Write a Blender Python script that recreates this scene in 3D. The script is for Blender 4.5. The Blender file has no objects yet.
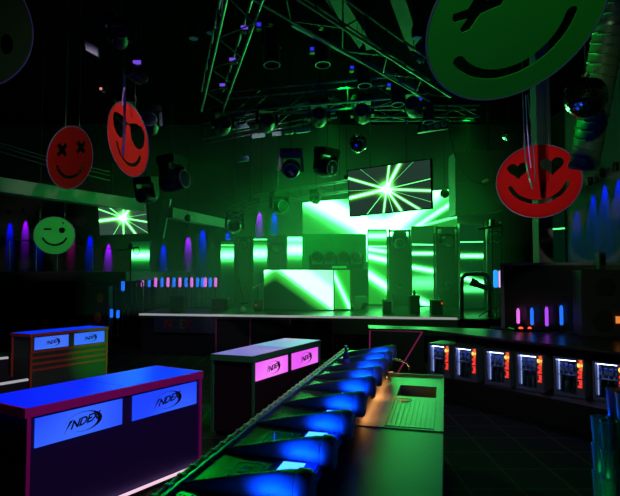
import bpy, bmesh, math, random
from mathutils import Vector, Matrix
R = math.radians
random.seed(7)
S = bpy.context.scene
COL = S.collection
H = 2.07                                   # camera height
F = 516.0                                  # focal length in pixels of a 620 x 496 frame
TILT = math.atan(23 / F)

# ------------------------------------------------------------------ camera and geometry of the view
def ray(x, y):
    a, b = F, 248.0 - y
    return Vector((x - 310.0, a * math.cos(TILT) - b * math.sin(TILT), a * math.sin(TILT) + b * math.cos(TILT)))
def at_z(x, y, z):                         # where the sight line through a pixel meets the height z
    d = ray(x, y); k = (z - H) / d.z
    return Vector((d.x * k, d.y * k, z))
def at_y(x, y, Y):                         # ... or the distance Y
    d = ray(x, y); k = Y / d.y
    return Vector((d.x * k, Y, H + d.z * k))
cam_d = bpy.data.cameras.new('camera'); cam = bpy.data.objects.new('camera', cam_d); COL.objects.link(cam)
cam.location = (0, 0, H); cam.rotation_euler = (R(90) + TILT, 0, 0)
cam_d.sensor_width = 36; cam_d.lens = 36 * F / 620; cam_d.clip_start = 0.05
S.camera = cam

# ------------------------------------------------------------------ materials
MATS = {}
def mat(name, base=(0.5, 0.5, 0.5), rough=0.5, metal=0.0, emit=None, strength=0.0, noise=0.0, scale=20, bump=0.0, spec=0.5):
    if name in MATS: return MATS[name]
    m = bpy.data.materials.new(name); m.use_nodes = True
    nt = m.node_tree; b = nt.nodes['Principled BSDF']
    b.inputs['Base Color'].default_value = (*base, 1); b.inputs['Roughness'].default_value = rough
    b.inputs['Metallic'].default_value = metal; b.inputs['Specular IOR Level'].default_value = spec
    if emit:
        b.inputs['Emission Color'].default_value = (*emit, 1); b.inputs['Emission Strength'].default_value = strength
    if noise or bump:
        tc = nt.nodes.new('ShaderNodeTexCoord'); nz = nt.nodes.new('ShaderNodeTexNoise')
        nz.inputs['Scale'].default_value = scale; nz.inputs['Detail'].default_value = 4
        nt.links.new(tc.outputs['Object'], nz.inputs['Vector'])
        if noise:
            mr = nt.nodes.new('ShaderNodeMapRange')
            mr.inputs['To Min'].default_value = max(0.02, rough - noise); mr.inputs['To Max'].default_value = min(1, rough + noise)
            nt.links.new(nz.outputs['Fac'], mr.inputs['Value']); nt.links.new(mr.outputs['Result'], b.inputs['Roughness'])
        if bump:
            bp = nt.nodes.new('ShaderNodeBump'); bp.inputs['Strength'].default_value = bump; bp.inputs['Distance'].default_value = 0.01
            nt.links.new(nz.outputs['Fac'], bp.inputs['Height']); nt.links.new(bp.outputs['Normal'], b.inputs['Normal'])
    MATS[name] = m
    return m

class NT:                                   # small maths on node sockets
    def __init__(s, nt): s.nt = nt
    def m(s, op, a, b=0.0, c=None):
        n = s.nt.nodes.new('ShaderNodeMath'); n.operation = op
        for i, v in enumerate((a, b, c)):
            if v is None: continue
            if isinstance(v, (int, float)): n.inputs[i].default_value = v
            else: s.nt.links.new(v, n.inputs[i])
        return n.outputs[0]

def screen_mat(name, aspect, bg, rays, centre=(0.5, 0.5), flare=0.0, green=(0.03, 0.85, 0.04), gain=1.0, core_gain=3.0, light=1.0):
    """what an LED screen shows: rays = (angle, width, weight[, (u, v)]); an angle above 1000 is a beam running both ways"""
    m = bpy.data.materials.new(name); m.use_nodes = True; nt = m.node_tree
    for n in list(nt.nodes): nt.nodes.remove(n)
    out = nt.nodes.new('ShaderNodeOutputMaterial'); e = nt.nodes.new('ShaderNodeEmission'); nt.links.new(e.outputs[0], out.inputs[0])
    tc = nt.nodes.new('ShaderNodeTexCoord'); sx = nt.nodes.new('ShaderNodeSeparateXYZ'); nt.links.new(tc.outputs['UV'], sx.inputs[0])
    N = NT(nt)
    X = N.m('MULTIPLY', sx.outputs[0], aspect); Yv = sx.outputs[1]
    halo = core = None
    for r in rays:
        ang, w, k = r[:3]; cu, cv = r[3] if len(r) > 3 else centre
        both = ang > 1000; a = R(ang - 2000 if both else ang)
        dx = N.m('SUBTRACT', X, cu * aspect); dy = N.m('SUBTRACT', Yv, cv)
        d = N.m('ADD', N.m('MULTIPLY', dx, -math.sin(a)), N.m('MULTIPLY', dy, math.cos(a)))
        q = N.m('MULTIPLY', d, 1 / w); q2 = N.m('MULTIPLY', q, q)
        h = N.m('MULTIPLY', N.m('POWER', 2.718, N.m('MULTIPLY', q2, -1.0)), k)
        c = N.m('MULTIPLY', N.m('POWER', 2.718, N.m('MULTIPLY', q2, -5.0)), k)
        if not both:
            t = N.m('ADD', N.m('MULTIPLY', dx, math.cos(a)), N.m('MULTIPLY', dy, math.sin(a)))
            g = N.m('GREATER_THAN', t, 0.0); h = N.m('MULTIPLY', h, g); c = N.m('MULTIPLY', c, g)
        halo = h if halo is None else N.m('ADD', halo, h); core = c if core is None else N.m('ADD', core, c)
    if flare:
        dx = N.m('SUBTRACT', X, centre[0] * aspect); dy = N.m('SUBTRACT', Yv, centre[1])
        rr = N.m('ADD', N.m('MULTIPLY', dx, dx), N.m('MULTIPLY', dy, dy))
        f = N.m('POWER', 2.718, N.m('MULTIPLY', rr, -1 / (flare * flare)))
        halo = N.m('ADD', halo, f); core = N.m('ADD', core, N.m('POWER', f, 2.2))
    halo = N.m('MULTIPLY', halo, gain); core = N.m('MULTIPLY', core, core_gain * 4.2)
    cc = nt.nodes.new('ShaderNodeCombineXYZ')
    for i, (b0, g0, w0) in enumerate(zip(bg, green, (0.085, 1.0, 0.22))):
        v = N.m('ADD', N.m('ADD', N.m('MULTIPLY', halo, g0), N.m('MULTIPLY', core, w0)), b0)
        nt.links.new(v, cc.inputs[i])
    nt.links.new(cc.outputs[0], e.inputs['Color']); e.inputs['Strength'].default_value = light
    return m

def ring_screen_mat(name):
    m = bpy.data.materials.new(name); m.use_nodes = True; nt = m.node_tree
    for n in list(nt.nodes): nt.nodes.remove(n)
    out = nt.nodes.new('ShaderNodeOutputMaterial'); e = nt.nodes.new('ShaderNodeEmission'); nt.links.new(e.outputs[0], out.inputs[0])
    tc = nt.nodes.new('ShaderNodeTexCoord'); sx = nt.nodes.new('ShaderNodeSeparateXYZ'); nt.links.new(tc.outputs['UV'], sx.inputs[0])
    N = NT(nt)
    du = N.m('SUBTRACT', sx.outputs[0], 0.16); dv = N.m('SUBTRACT', sx.outputs[1], 0.72)
    d1 = N.m('ADD', N.m('MULTIPLY', du, 0.793), N.m('MULTIPLY', dv, 0.61))
    d2 = N.m('ADD', N.m('MULTIPLY', du, -0.765), N.m('MULTIPLY', dv, 0.644))
    r = N.m('ADD', N.m('SMOOTH_MAX', d1, d2, 0.12), 0.1)
    cr = nt.nodes.new('ShaderNodeValToRGB'); nt.links.new(r, cr.inputs[0])
    els = cr.color_ramp.elements
    els[0].position = 0.0; els[0].color = (0.0, 0.010, 0.003, 1)
    els[1].position = 1.0; els[1].color = (0.30, 0.95, 0.55, 1)
    for p, c in ((0.105, (0.0, 0.008, 0.002, 1)), (0.125, (0.01, 0.10, 0.01, 1)), (0.18, (0.02, 0.40, 0.025, 1)), (0.255, (0.06, 0.8, 0.06, 1)),
                 (0.31, (0.35, 2.0, 0.8, 1)), (0.35, (1.0, 6, 2, 1)), (0.60, (1.0, 6, 2, 1)), (0.70, (0.5, 2.2, 0.9, 1))):
        k = els.new(p); k.color = c
    nt.links.new(cr.outputs[0], e.inputs['Color']); e.inputs['Strength'].default_value = 1.0
    return m

def clear_mat(name, tint=(0.9, 0.95, 1.0), gloss=0.08, rough=0.05):
    m = bpy.data.materials.new(name); m.use_nodes = True; nt = m.node_tree
    for n in list(nt.nodes): nt.nodes.remove(n)
    out = nt.nodes.new('ShaderNodeOutputMaterial'); mx = nt.nodes.new('ShaderNodeMixShader')
    t = nt.nodes.new('ShaderNodeBsdfTransparent'); g = nt.nodes.new('ShaderNodeBsdfGlossy')
    t.inputs[0].default_value = (*tint, 1); g.inputs['Roughness'].default_value = rough; mx.inputs[0].default_value = gloss
    nt.links.new(t.outputs[0], mx.inputs[1]); nt.links.new(g.outputs[0], mx.inputs[2]); nt.links.new(mx.outputs[0], out.inputs[0])
    return m

BLACK = mat('matt_black', (0.008, 0.008, 0.009), 0.6, noise=0.1)
FIXT = mat('fixture_black', (0.012, 0.012, 0.013), 0.42, noise=0.1)
ALU = mat('truss_aluminium', (0.32, 0.33, 0.34), 0.38, 0.9, noise=0.08)
DARKALU = mat('dull_metal', (0.10, 0.10, 0.11), 0.45, 0.6, noise=0.08)
STEEL = mat('brushed_steel', (0.27, 0.27, 0.28), 0.36, 0.8, noise=0.05, scale=2.5)
CHROME = mat('chrome', (0.8, 0.8, 0.8), 0.1, 1.0)
LAMIN = mat('dark_laminate', (0.085, 0.095, 0.085), 0.33, 0.0, noise=0.04, scale=30, spec=0.22)
GLOSSB = mat('gloss_black', (0.006, 0.006, 0.007), 0.16)
CANV = mat('stage_masking', (0.06, 0.065, 0.075), 0.7, noise=0.1)
DECK = mat('stage_deck_black', (0.035, 0.035, 0.035), 0.32, noise=0.12, scale=8)
LENS = mat('lens_glass', (0.05, 0.06, 0.09), 0.12, 0.3)

# ------------------------------------------------------------------ mesh builder
def rootof(o):
    while o.parent: o = o.parent
    return o
class MB:
    def __init__(s): s.bm = bmesh.new(); s.uv = None
    def box(s, c, d, rot=None):
        M = Matrix.Translation(Vector(c)) @ (rot.to_4x4() if rot else Matrix()) @ Matrix.Diagonal((*d, 1))
        bmesh.ops.create_cube(s.bm, size=1, matrix=M); return s
    def rz(s, c, d, a): return s.box(c, d, Matrix.Rotation(a, 3, 'Z'))
    def prism(s, poly, z0, z1):             # polygon seen from above, between two heights
        lo = [s.bm.verts.new((p[0], p[1], z0)) for p in poly]; hi = [s.bm.verts.new((p[0], p[1], z1)) for p in poly]
        n = len(poly); s.bm.faces.new(lo[::-1]); s.bm.faces.new(hi)
        for i in range(n): s.bm.faces.new((lo[i], lo[(i + 1) % n], hi[(i + 1) % n], hi[i]))
        return s
    def slab(s, pts, nrm):                  # polygon in space, given a thickness vector
        nrm = Vector(nrm); a = [s.bm.verts.new(Vector(p)) for p in pts]; b = [s.bm.verts.new(Vector(p) + nrm) for p in pts]
        n = len(pts); s.bm.faces.new(a); s.bm.faces.new(b[::-1])
        for i in range(n): s.bm.faces.new((a[i], b[i], b[(i + 1) % n], a[(i + 1) % n]))
        return s
    def tube(s, p0, p1, r, r2=None, seg=10):
        p0, p1 = Vector(p0), Vector(p1); d = p1 - p0
        if d.length < 1e-6: return s
        M = Matrix.Translation((p0 + p1) / 2) @ d.to_track_quat('Z', 'Y').to_matrix().to_4x4()
        bmesh.ops.create_cone(s.bm, cap_ends=True, segments=seg, radius1=r, radius2=r if r2 is None else r2, depth=d.length, matrix=M)
        return s
    def path(s, pts, r, seg=8):             # one continuous tube through points
        pts = [Vector(p) for p in pts]; rings = []; up = None
        for i, p in enumerate(pts):
            t = ((pts[min(i + 1, len(pts) - 1)] - p).normalized() + (p - pts[max(i - 1, 0)]).normalized()).normalized()
            if up is None:
                up = t.orthogonal().normalized()
            up = (up - t * up.dot(t)).normalized(); sd = t.cross(up)
            rings.append([s.bm.verts.new(p + (up * math.cos(2 * math.pi * k / seg) + sd * math.sin(2 * math.pi * k / seg)) * r) for k in range(seg)])
        for a, b in zip(rings, rings[1:]):
            for k in range(seg): s.bm.faces.new((a[k], a[(k + 1) % seg], b[(k + 1) % seg], b[k]))
        s.bm.faces.new(rings[0][::-1]); s.bm.faces.new(rings[-1]); return s
    def lathe(s, prof, M=None, seg=20):     # profile (r, z) turned round z
        M = M or Matrix(); rings = []
        for r, z in prof:
            if r < 1e-6: rings.append([s.bm.verts.new(M @ Vector((0, 0, z)))])
            else: rings.append([s.bm.verts.new(M @ Vector((r * math.cos(2 * math.pi * k / seg), r * math.sin(2 * math.pi * k / seg), z))) for k in range(seg)])
        for a, b in zip(rings, rings[1:]):
            for k in range(seg):
                k2 = (k + 1) % seg
                if len(a) == 1 and len(b) == 1: continue
                if len(a) == 1: s.bm.faces.new((a[0], b[k2], b[k]))
                elif len(b) == 1: s.bm.faces.new((a[k], a[k2], b[0]))
                else: s.bm.faces.new((a[k], a[k2], b[k2], b[k]))
        if len(rings[0]) > 1: s.bm.faces.new(rings[0][::-1])
        if len(rings[-1]) > 1: s.bm.faces.new(rings[-1])
        return s
    def quad_uv(s, a, b, c, d):             # a lower-left, b lower-right, c upper-right, d upper-left
        uv = s.bm.loops.layers.uv.verify()
        f = s.bm.faces.new([s.bm.verts.new(Vector(p)) for p in (a, b, c, d)])
        for l, t in zip(f.loops, ((0, 0), (1, 0), (1, 1), (0, 1))): l[uv].uv = t
        return s
    def mesh(s, m):
        for v in m.vertices: pass
        s.bm.from_mesh(m); return s
    def bevel(s, w, seg=2):
        bmesh.ops.bevel(s.bm, geom=list(s.bm.edges), offset=w, segments=seg, affect='EDGES', clamp_overlap=True); return s
    def xf(s, M): bmesh.ops.transform(s.bm, matrix=M, verts=list(s.bm.verts)); return s
    def build(s, name, m, parent=None, smooth=False, world=False):
        if world and parent is not None:
            r = rootof(parent)
            s.xf(Matrix.LocRotScale(r.location, r.rotation_euler, r.scale).inverted())
        if not s.bm.loops.layers.uv: bmesh.ops.recalc_face_normals(s.bm, faces=list(s.bm.faces))
        me = bpy.data.meshes.new(name); s.bm.to_mesh(me); s.bm.free()
        if smooth:
            for p in me.polygons: p.use_smooth = True
            me.set_sharp_from_angle(angle=R(38))
        me.materials.append(m)
        o = bpy.data.objects.new(name, me); COL.objects.link(o)
        if parent is not None: o.parent = parent
        return o
def tag(o, label=None, cat=None, group=None, kind=None):
    if label: o['label'] = label
    if cat: o['category'] = cat
    if group: o['group'] = group
    if kind: o['kind'] = kind
    return o
def thing(name, label, cat, loc=(0, 0, 0), rz=0.0, group=None):
    o = bpy.data.objects.new(name, None); COL.objects.link(o); o.empty_display_size = 0.05
    o.location = loc; o.rotation_euler = (0, 0, rz)
    return tag(o, label, cat, group)
def kids(o): return [c for c in KIDS.get(o.name, [])]
KIDS = {}
def copy_tree(o, parent=None, name=None):
    c = o.copy(); COL.objects.link(c)
    if parent is not None: c.parent = parent
    for ch in [x for x in o.children]: copy_tree(ch, c)
    return c
def again(proto, first, loc, rot, label):    # first time the prototype itself, then copies of it
    o = proto if first else copy_tree(proto)
    o.location = loc; o.rotation_euler = rot; o['label'] = label
    return o
def struct(name, mb, m):
    return tag(mb.build(name, m), kind='structure')
def text_mesh(body, size, shear=0.0, depth=0.001, spacing=1.0, bold=0.0):
    c = bpy.data.curves.new('lettering', 'FONT'); c.body = body; c.size = size; c.shear = shear; c.extrude = depth
    c.space_character = spacing; c.offset = bold; c.align_x = 'CENTER'; c.align_y = 'CENTER'; c.resolution_u = 3
    o = bpy.data.objects.new('lettering', c); COL.objects.link(o)
    me = bpy.data.meshes.new_from_object(o.evaluated_get(bpy.context.evaluated_depsgraph_get()))
    bpy.data.objects.remove(o); bpy.data.curves.remove(c); return me
def curve_mesh(loops, depth):                # closed outlines filled with holes
    c = bpy.data.curves.new('outline', 'CURVE'); c.dimensions = '2D'; c.fill_mode = 'BOTH'; c.extrude = depth
    for lp in loops:
        sp = c.splines.new('POLY'); sp.points.add(len(lp) - 1); sp.use_cyclic_u = True
        for p, q in zip(sp.points, lp): p.co = (q[0], q[1], 0, 1)
    o = bpy.data.objects.new('outline', c); COL.objects.link(o)
    me = bpy.data.meshes.new_from_object(o.evaluated_get(bpy.context.evaluated_depsgraph_get()))
    bpy.data.objects.remove(o); bpy.data.curves.remove(c); return me
def lamp(name, kind, loc, col, watts, target=None, size=0.2, cone=40, blend=0.5, vol=1.0):
    d = bpy.data.lights.new(name, kind); d.color = col; d.energy = watts
    if kind == 'SPOT': d.spot_size = R(cone); d.spot_blend = blend; d.shadow_soft_size = size
    elif kind == 'AREA': d.size = size
    else: d.shadow_soft_size = size
    d.volume_factor = vol
    o = bpy.data.objects.new(name, d); COL.objects.link(o); o.location = loc
    if target is not None: o.rotation_euler = (Vector(target) - Vector(loc)).to_track_quat('-Z', 'Y').to_euler()
    return o

#PARTS#
# ------------------------------------------------------------------ the hall
def floor_mat():
    m = mat('floor_tiles', (0.02, 0.02, 0.022), 0.8); nt = m.node_tree; b = nt.nodes['Principled BSDF']
    tc = nt.nodes.new('ShaderNodeTexCoord'); br = nt.nodes.new('ShaderNodeTexBrick'); nt.links.new(tc.outputs['Object'], br.inputs['Vector'])
    b.inputs['Specular IOR Level'].default_value = 0.12; br.offset = 0.0; br.inputs['Scale'].default_value = 1.0; br.inputs['Brick Width'].default_value = 0.5; br.inputs['Row Height'].default_value = 0.5
    br.inputs['Mortar Size'].default_value = 0.014; br.inputs['Color1'].default_value = (0.012, 0.016, 0.013, 1); br.inputs['Color2'].default_value = (0.016, 0.018, 0.016, 1)
    br.inputs['Mortar'].default_value = (0.07, 0.07, 0.04, 1)
    nt.links.new(br.outputs['Color'], b.inputs['Base Color']); return m
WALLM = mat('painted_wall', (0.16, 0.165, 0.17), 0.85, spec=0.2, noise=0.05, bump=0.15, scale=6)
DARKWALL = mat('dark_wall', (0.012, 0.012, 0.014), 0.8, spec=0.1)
struct('floor', MB().box((0, 8, -0.05), (34, 34, 0.1)), floor_mat())
struct('ceiling', MB().box((0, 8, 7.85), (34, 34, 0.1)), mat('ceiling_black', (.004, .004, .004), .9, spec=0.0))
struct('wall_back', MB().box((0, 20.1, 3.9), (34, 0.2, 7.8)), WALLM)
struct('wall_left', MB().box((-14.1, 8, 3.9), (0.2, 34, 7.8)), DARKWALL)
struct('wall_right', MB().box((9.1, 8, 3.9), (0.2, 34, 7.8)), WALLM)
# roof beams
for (x0, y0, x1, y1, w) in ((333, -10, 368, 44, 0.35), (397, -10, 415, 45, 0.3)):
    a, b = at_z(x0, y0, 7.6), at_z(x1, y1, 7.6)
    d = (b - a); n = Vector((-d.y, d.x, 0)).normalized() * w / 2
    struct('ceiling_beam', MB().prism([a - n, b - n, b + n, a + n], 7.45, 7.8), mat('beam_paint', (0.05, 0.055, 0.05), 0.7))
# pale joist running just behind the slanting truss
a, b = at_z(292, 26, 5.5), at_z(418, 92, 5.5); d = (b - a).normalized(); n = Vector((-d.y, d.x, 0)) * .025
struct('ceiling_beam', MB().slab([a - n, b - n, b - n + Vector((0, 0, .06)), a - n + Vector((0, 0, .06))], n * 2), mat('joist_paint', (.55, .6, .55), .6))
# balcony along the far side, its slab at eye height
bal_end = at_y(126, 272, 13.0).x
struct('balcony_floor', MB().box(((-13.9 + bal_end) / 2, 16.5, 1.93), (bal_end + 13.9, 7.0, 0.24)).bevel(0.02), mat('balcony_fascia', (0.10, 0.11, 0.10), 0.6, noise=0.1))
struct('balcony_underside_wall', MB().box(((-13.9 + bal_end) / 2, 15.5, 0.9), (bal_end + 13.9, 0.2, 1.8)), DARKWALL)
# lowered beam with its brace
a0, a1 = at_y(-40, 172, 10.0), at_y(141, 200.5, 14.2)
b0, b1 = at_y(168, 207.5, 14.6), at_y(229, 221, 18.5)
BEAMM = mat('steel_beam_paint', (0.32, 0.33, 0.32), 0.6, noise=0.08)
for p, q, hh in ((a0, a1, 0.30), (b0, b1, 0.30)):
    d = (q - p); n = Vector((d.y, -d.x, 0)).normalized() * 0.15
    struct('lowered_beam', MB().slab([p - n, q - n, q - n - Vector((0, 0, hh)), p - n - Vector((0, 0, hh))], n * 2), BEAMM)
p, q = at_y(166, 199, 14.6), at_y(159.5, 238, 14.6)
struct('beam_brace', MB().slab([p + Vector((-.09, 0, 0)), p + Vector((.12, 0, 0)), q + Vector((.09, 0, 0)), q + Vector((-.09, 0, 0))], (0, .16, 0)), BEAMM)
# post between the hanging green and red faces
pp = at_y(540, 100, 9.6)
struct('pillar', MB().box((pp.x, 9.6, 4.9), (0.26, 0.26, 5.6)), mat('pillar_paint', (0.22, 0.24, 0.22), 0.7))
# balcony railing, one thing
t = thing('balcony_railing', 'thin metal railing along the balcony edge in front of the blue wall lights', 'railing', at_y(10, 271, 13.1))
MB().path([at_y(9.5, 239, 13.1), at_y(36, 241.5, 13.1)], 0.016).build('top_rail', DARKALU, t, True, True)
MB().path([at_y(36, 241.5, 13.1), at_y(72, 246, 13.1), at_y(126, 249.5, 13.1)], 0.011).build('top_rail', DARKALU, t, True, True)
for x, y in ((9.5, 239), (36, 241.5), (57, 244), (92, 247.5)):
    MB().tube(at_y(x, y, 13.1), at_y(x, 270.8, 13.1), 0.013).build('post', DARKALU, t, True, True)

# low steps with white edges at the far side of the dance floor
for (pts, z, nm) in ((((-30, 362), (8.5, 357.5), (8.5, 351), (-30, 352)), 0.62, 'upper'), (((-30, 389), (28.5, 379.5), (28, 372), (-30, 376)), 0.30, 'lower')):
    P = [at_z(x, y, z) for x, y in pts]
    t = thing('step_block', f'dark {nm} step block with a white edge strip beside the red-framed table', 'step', (P[1].x, P[1].y, 0))
    MB().prism([(p.x, p.y) for p in P], 0.0, z - 0.02).build('block', mat('step_carpet', (0.03, 0.05, 0.045), 0.9), t, world=True)
    d = (P[1] - P[0]); n = Vector((-d.y, d.x, 0)).normalized() * 0.05
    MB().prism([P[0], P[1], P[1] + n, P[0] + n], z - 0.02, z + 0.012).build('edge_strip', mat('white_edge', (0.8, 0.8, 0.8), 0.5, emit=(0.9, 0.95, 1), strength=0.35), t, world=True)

# ------------------------------------------------------------------ the stage
ZS = 1.0
sA, sB = at_z(140, 313.5, ZS), at_z(520, 318.6, ZS)
sd = (sB - sA).normalized(); sn = Vector((sd.y, -sd.x, 0))      # sn points at the hall
stage = thing('stage', 'long raised black stage with a pale front edge below the LED columns', 'stage', (sA.x, sA.y, 0))
MB().prism([sA, sB + sd * 3, (sB.x + 4, 19.7, 0), (sA.x, 19.7, 0)], ZS - 0.12, ZS).build('deck', DECK, stage, world=True)
MB().prism([sA - sn * .06, sB + sd * 3 - sn * .06, (sB.x + 4, 19.5, 0), (sA.x + .05, 19.5, 0)], 0, ZS - 0.12).build('base', mat('stage_skirt', (0.006, 0.006, 0.007), 0.85), stage, world=True)
def on_edge(x):                              # point of the stage front edge under a column of pixels
    lo, hi = -1.0, 20.0
    for _ in range(40):
        m = (lo + hi) / 2; p = sA + sd * m
        if 310 + F * p.x / p.y < x: lo = m
        else: hi = m
    return sA + sd * lo
def strip(x0, x1, z0, z1, out0, out1):
    a, b = on_edge(x0), on_edge(x1)
    return MB().prism([a + sn * out1, b + sn * out1, b + sn * out0, a + sn * out0], z0, z1)
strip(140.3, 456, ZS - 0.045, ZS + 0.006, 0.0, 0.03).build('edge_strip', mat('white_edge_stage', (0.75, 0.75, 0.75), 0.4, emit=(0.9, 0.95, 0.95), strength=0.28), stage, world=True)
strip(155, 215.5, ZS - 0.46, ZS - 0.06, -0.02, 0.015).build('front_panel', mat('navy_fascia', (0.035, 0.045, 0.075), 0.6), stage, world=True)
fp = strip(333, 456, ZS - 0.42, ZS - 0.06, -0.02, 0.02).build('front_panel', mat('grey_fascia', (0.085, 0.085, 0.09), 0.5, noise=0.15, scale=5), stage, world=True)
for k in range(14):
    e = on_edge(404 + k * 3.7)
    MB().tube(e + sn * .015 + Vector((0, 0, ZS - .30 - e.z)), e + sn * .03 + Vector((0, 0, ZS - .30 - e.z)), 0.018, seg=8).build('bolt', BLACK, stage, world=True)
strip(456, 505, ZS - 0.22, ZS + 0.0, 0.0, 0.3).build('end_block', GLOSSB, stage, world=True)
PURPLE = mat('purple_trim', (0.40, 0.05, 0.20), 0.5)
for x in (216.8, 250.6, 290, 332.5):
    strip(x - .6, x + .6, 0.05, ZS - .08, -0.01, 0.02).build('trim_strip', PURPLE, stage, world=True)
sang = math.atan2(sd.y, sd.x)
for ch, x, col in (('I', 164.2, (0.03, 0.04, 0.10)), ('N', 169.4, (0.45, 0.03, 0.03)), ('D', 176.3, (0.03, 0.09, 0.05)), ('E', 183.2, (0.17, 0.17, 0.02)), ('X', 189.0, (0.33, 0.02, 0.05))):
    me = text_mesh(ch, 0.32, depth=0.006, bold=0.004); e = on_edge(x) + sn * 0.022
    mb = MB().mesh(me); bpy.data.meshes.remove(me)
    mb.xf(Matrix.Translation((e.x, e.y, ZS - 0.26)) @ Matrix.Rotation(sang, 4, 'Z') @ Matrix.Rotation(R(90), 4, 'X'))
    mb.build('letter', mat('letter_' + ch.lower(), col, 0.6), stage, world=True)

# LED columns
GREENBG = (0.0, 0.018, 0.006)
def led_column(label, x0, x1, ytop, Y, ybot, rays, yl0=None, zb=None, lit=True, aspect=None, bg=GREENBG, gain=1.0, group=None, frame=True):
    a, b = at_y(x0, ytop, Y), at_y(x1, ytop, Y)
    z0 = ZS if zb is None else zb; z1 = (a.z + b.z) / 2; w = b.x - a.x
    t = thing('led_column', label, 'LED column', ((a.x + b.x) / 2, Y, z0), 0, group)
    hh = z1 - z0; asp = w / hh
    MB().box((0, 0.10, hh / 2), (w, 0.16, hh)).bevel(0.01, 1).build('cabinet', FIXT, t)
    m = screen_mat('led_column_picture', asp, bg, rays, gain=gain)
    MB().quad_uv((-w / 2 + .02, 0.018, .03), (w / 2 - .02, 0.018, .03), (w / 2 - .02, 0.018, hh - .03), (-w / 2 + .02, 0.018, hh - .03)).build('screen', m, t)
    fm = MB()
    for sx in (-1, 1): fm.box((sx * (w / 2 - .008), 0.005, hh / 2), (0.02, 0.03, hh))
    for z in (0.012, hh - .012): fm.box((0, 0.005, z), (w, 0.03, 0.024))
    fm.build('frame', mat('bronze_frame', (0.30, 0.10, 0.05), 0.5), t)
    return t
def vy(ytop, ybot, y): return (ybot - y) / (ybot - ytop)
GRP = 'LED columns at the back of the stage'
B = 2000
led_column('LED column with a white band beside the glowing posts', 220.3, 234.5, 240, 17.0, 303.5, [(B, 0.15, 0.75, (.5, vy(240, 303.5, 254.5))), (B, .012, .35, (.5, vy(240, 303.5, 244.5)))], group=GRP)
led_column('LED column with a white band between two lamp towers', 253, 267.6, 238, 17.2, 303, [(B, 0.16, 0.9, (.5, vy(238, 303, 253))), (B, .015, .5, (.5, vy(238, 303, 238.5)))], group=GRP)
led_column('LED column whose bright band is next to the row of lamps on the riser', 286.8, 303, 236, 17.3, 302, [(B, 0.17, 1.1, (.5, vy(236, 302, 249))), (B, .1, .5, (.5, vy(236, 302, 238)))], group=GRP, gain=1.2)
led_column('brightest LED column with several slanting white beams', 367.7, 387, 229, 16.2, 305, [(B, .07, .8, (.5, .92)), (B - 8, .05, 1.0, (.5, vy(229, 305, 250))), (B - 12, .07, 1.2, (.5, vy(229, 305, 258))), (B - 33, .10, 1.2, (.5, vy(229, 305, 281))), (B, .015, .7, (.5, vy(229, 305, 246)))], group=GRP, bg=(0.02, 0.42, 0.03))
led_column('LED column with a dark top and three slanted bands', 411.2, 434, 226, 15.5, 306.5, [(B - 1, .012, .5, (.5, vy(226, 306, 244))), (B, .035, 1.0, (.5, vy(226, 306, 253))), (B - 10, .05, 1.0, (.5, vy(226, 306, 269))), (B - 25, .08, .9, (.5, vy(226, 306, 303))), (B, .16, .22, (.5, vy(226, 306, 283)))], group=GRP, bg=(0.004, 0.09, 0.012))
led_column('LED column seen through the black hoop handrail', 459.3, 483.7, 223, 14.4, 310, [(B + 1, .008, .5, (.5, vy(223, 310, 241.5))), (B, .035, .95, (.5, vy(223, 310, 256))), (B - 15, .05, .9, (.5, vy(223, 310, 281))), (B, .08, .2, (.5, vy(223, 310, 290)))], group=GRP, bg=(0.001, 0.02, 0.006))
led_column('LED column with one green line under the red heart-eyed face', 541.5, 565, 196, 14.0, 320, [(B + 4, .008, .35, (.5, vy(196, 320, 231.5)))], group=GRP, bg=(0.0, 0.010, 0.004))
led_column('framed LED column with a white band on the balcony', 131, 150.3, 240.5, 16.6, 271, [(B, 0.23, 1.0, (.5, vy(240.5, 273, 256)))], zb=2.06, group=GRP, bg=(0.0, 0.03, 0.012))

# video wall behind everything
a, b = at_y(303, 203, 18.9), at_y(457, 189, 17.4); c = at_y(457, 262, 17.4); d = at_y(303, 262, 18.9)
t = thing('video_wall', 'wide bright green and white video wall behind the hanging screen', 'video wall', (a + b) / 2 - Vector((0, 0, 1)))
nrm = (b - a).cross(Vector((0, 0, 1))).normalized()
mb = MB(); off = nrm * 0.05
mb.quad_uv(d + off, c + off, b + off, a + off)
asp = (b - a).length / (a.z - d.z)
mb.build('screen', screen_mat('video_wall_picture', asp, (0.01, 0.26, 0.02), [(148, .30, 1.15), (36, .26, 1.15), (30, .06, .6, (.62, .30)), (205, .22, .8), (-35, .25, .8), (B - 90, .1, .3, (.42, .4)), (100, .22, .10), (12, .03, .25)], centre=(0.52, 0.36), flare=0.36, green=(0.03, .62, .03), core_gain=4.2, gain=.75, light=1.0), t, world=True)
MB().slab([d, c, b, a], -nrm * .15).build('cabinet', FIXT, t, world=True)

# the riser with four lamps behind the DJ booth and its green-lit back panel
RX0, RX1 = at_y(303, 270, 16.0).x, at_y(367, 270, 16.0).x
t = thing('lamp_riser', 'tall grey riser with a back panel behind the DJ booth', 'riser', ((RX0 + RX1) / 2, 16.0, ZS))
rz = at_y(330, 269, 15.7).z - ZS
MB().box((0, 0, rz / 2), (RX1 - RX0, .6, rz)).bevel(.01, 1).build('plinth', mat('grey_riser', (0.06, 0.06, 0.06), 0.7), t)
pz = at_y(330, 234, 16.5).z - ZS
MB().box((0, .42, pz / 2), (at_y(367, 270, 16.5).x - at_y(303, 270, 16.5).x, .08, pz)).build('back_panel', mat('grey_panel', (0.24, 0.24, 0.24), 0.75), t)
riser_top = ZS + rz

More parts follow.
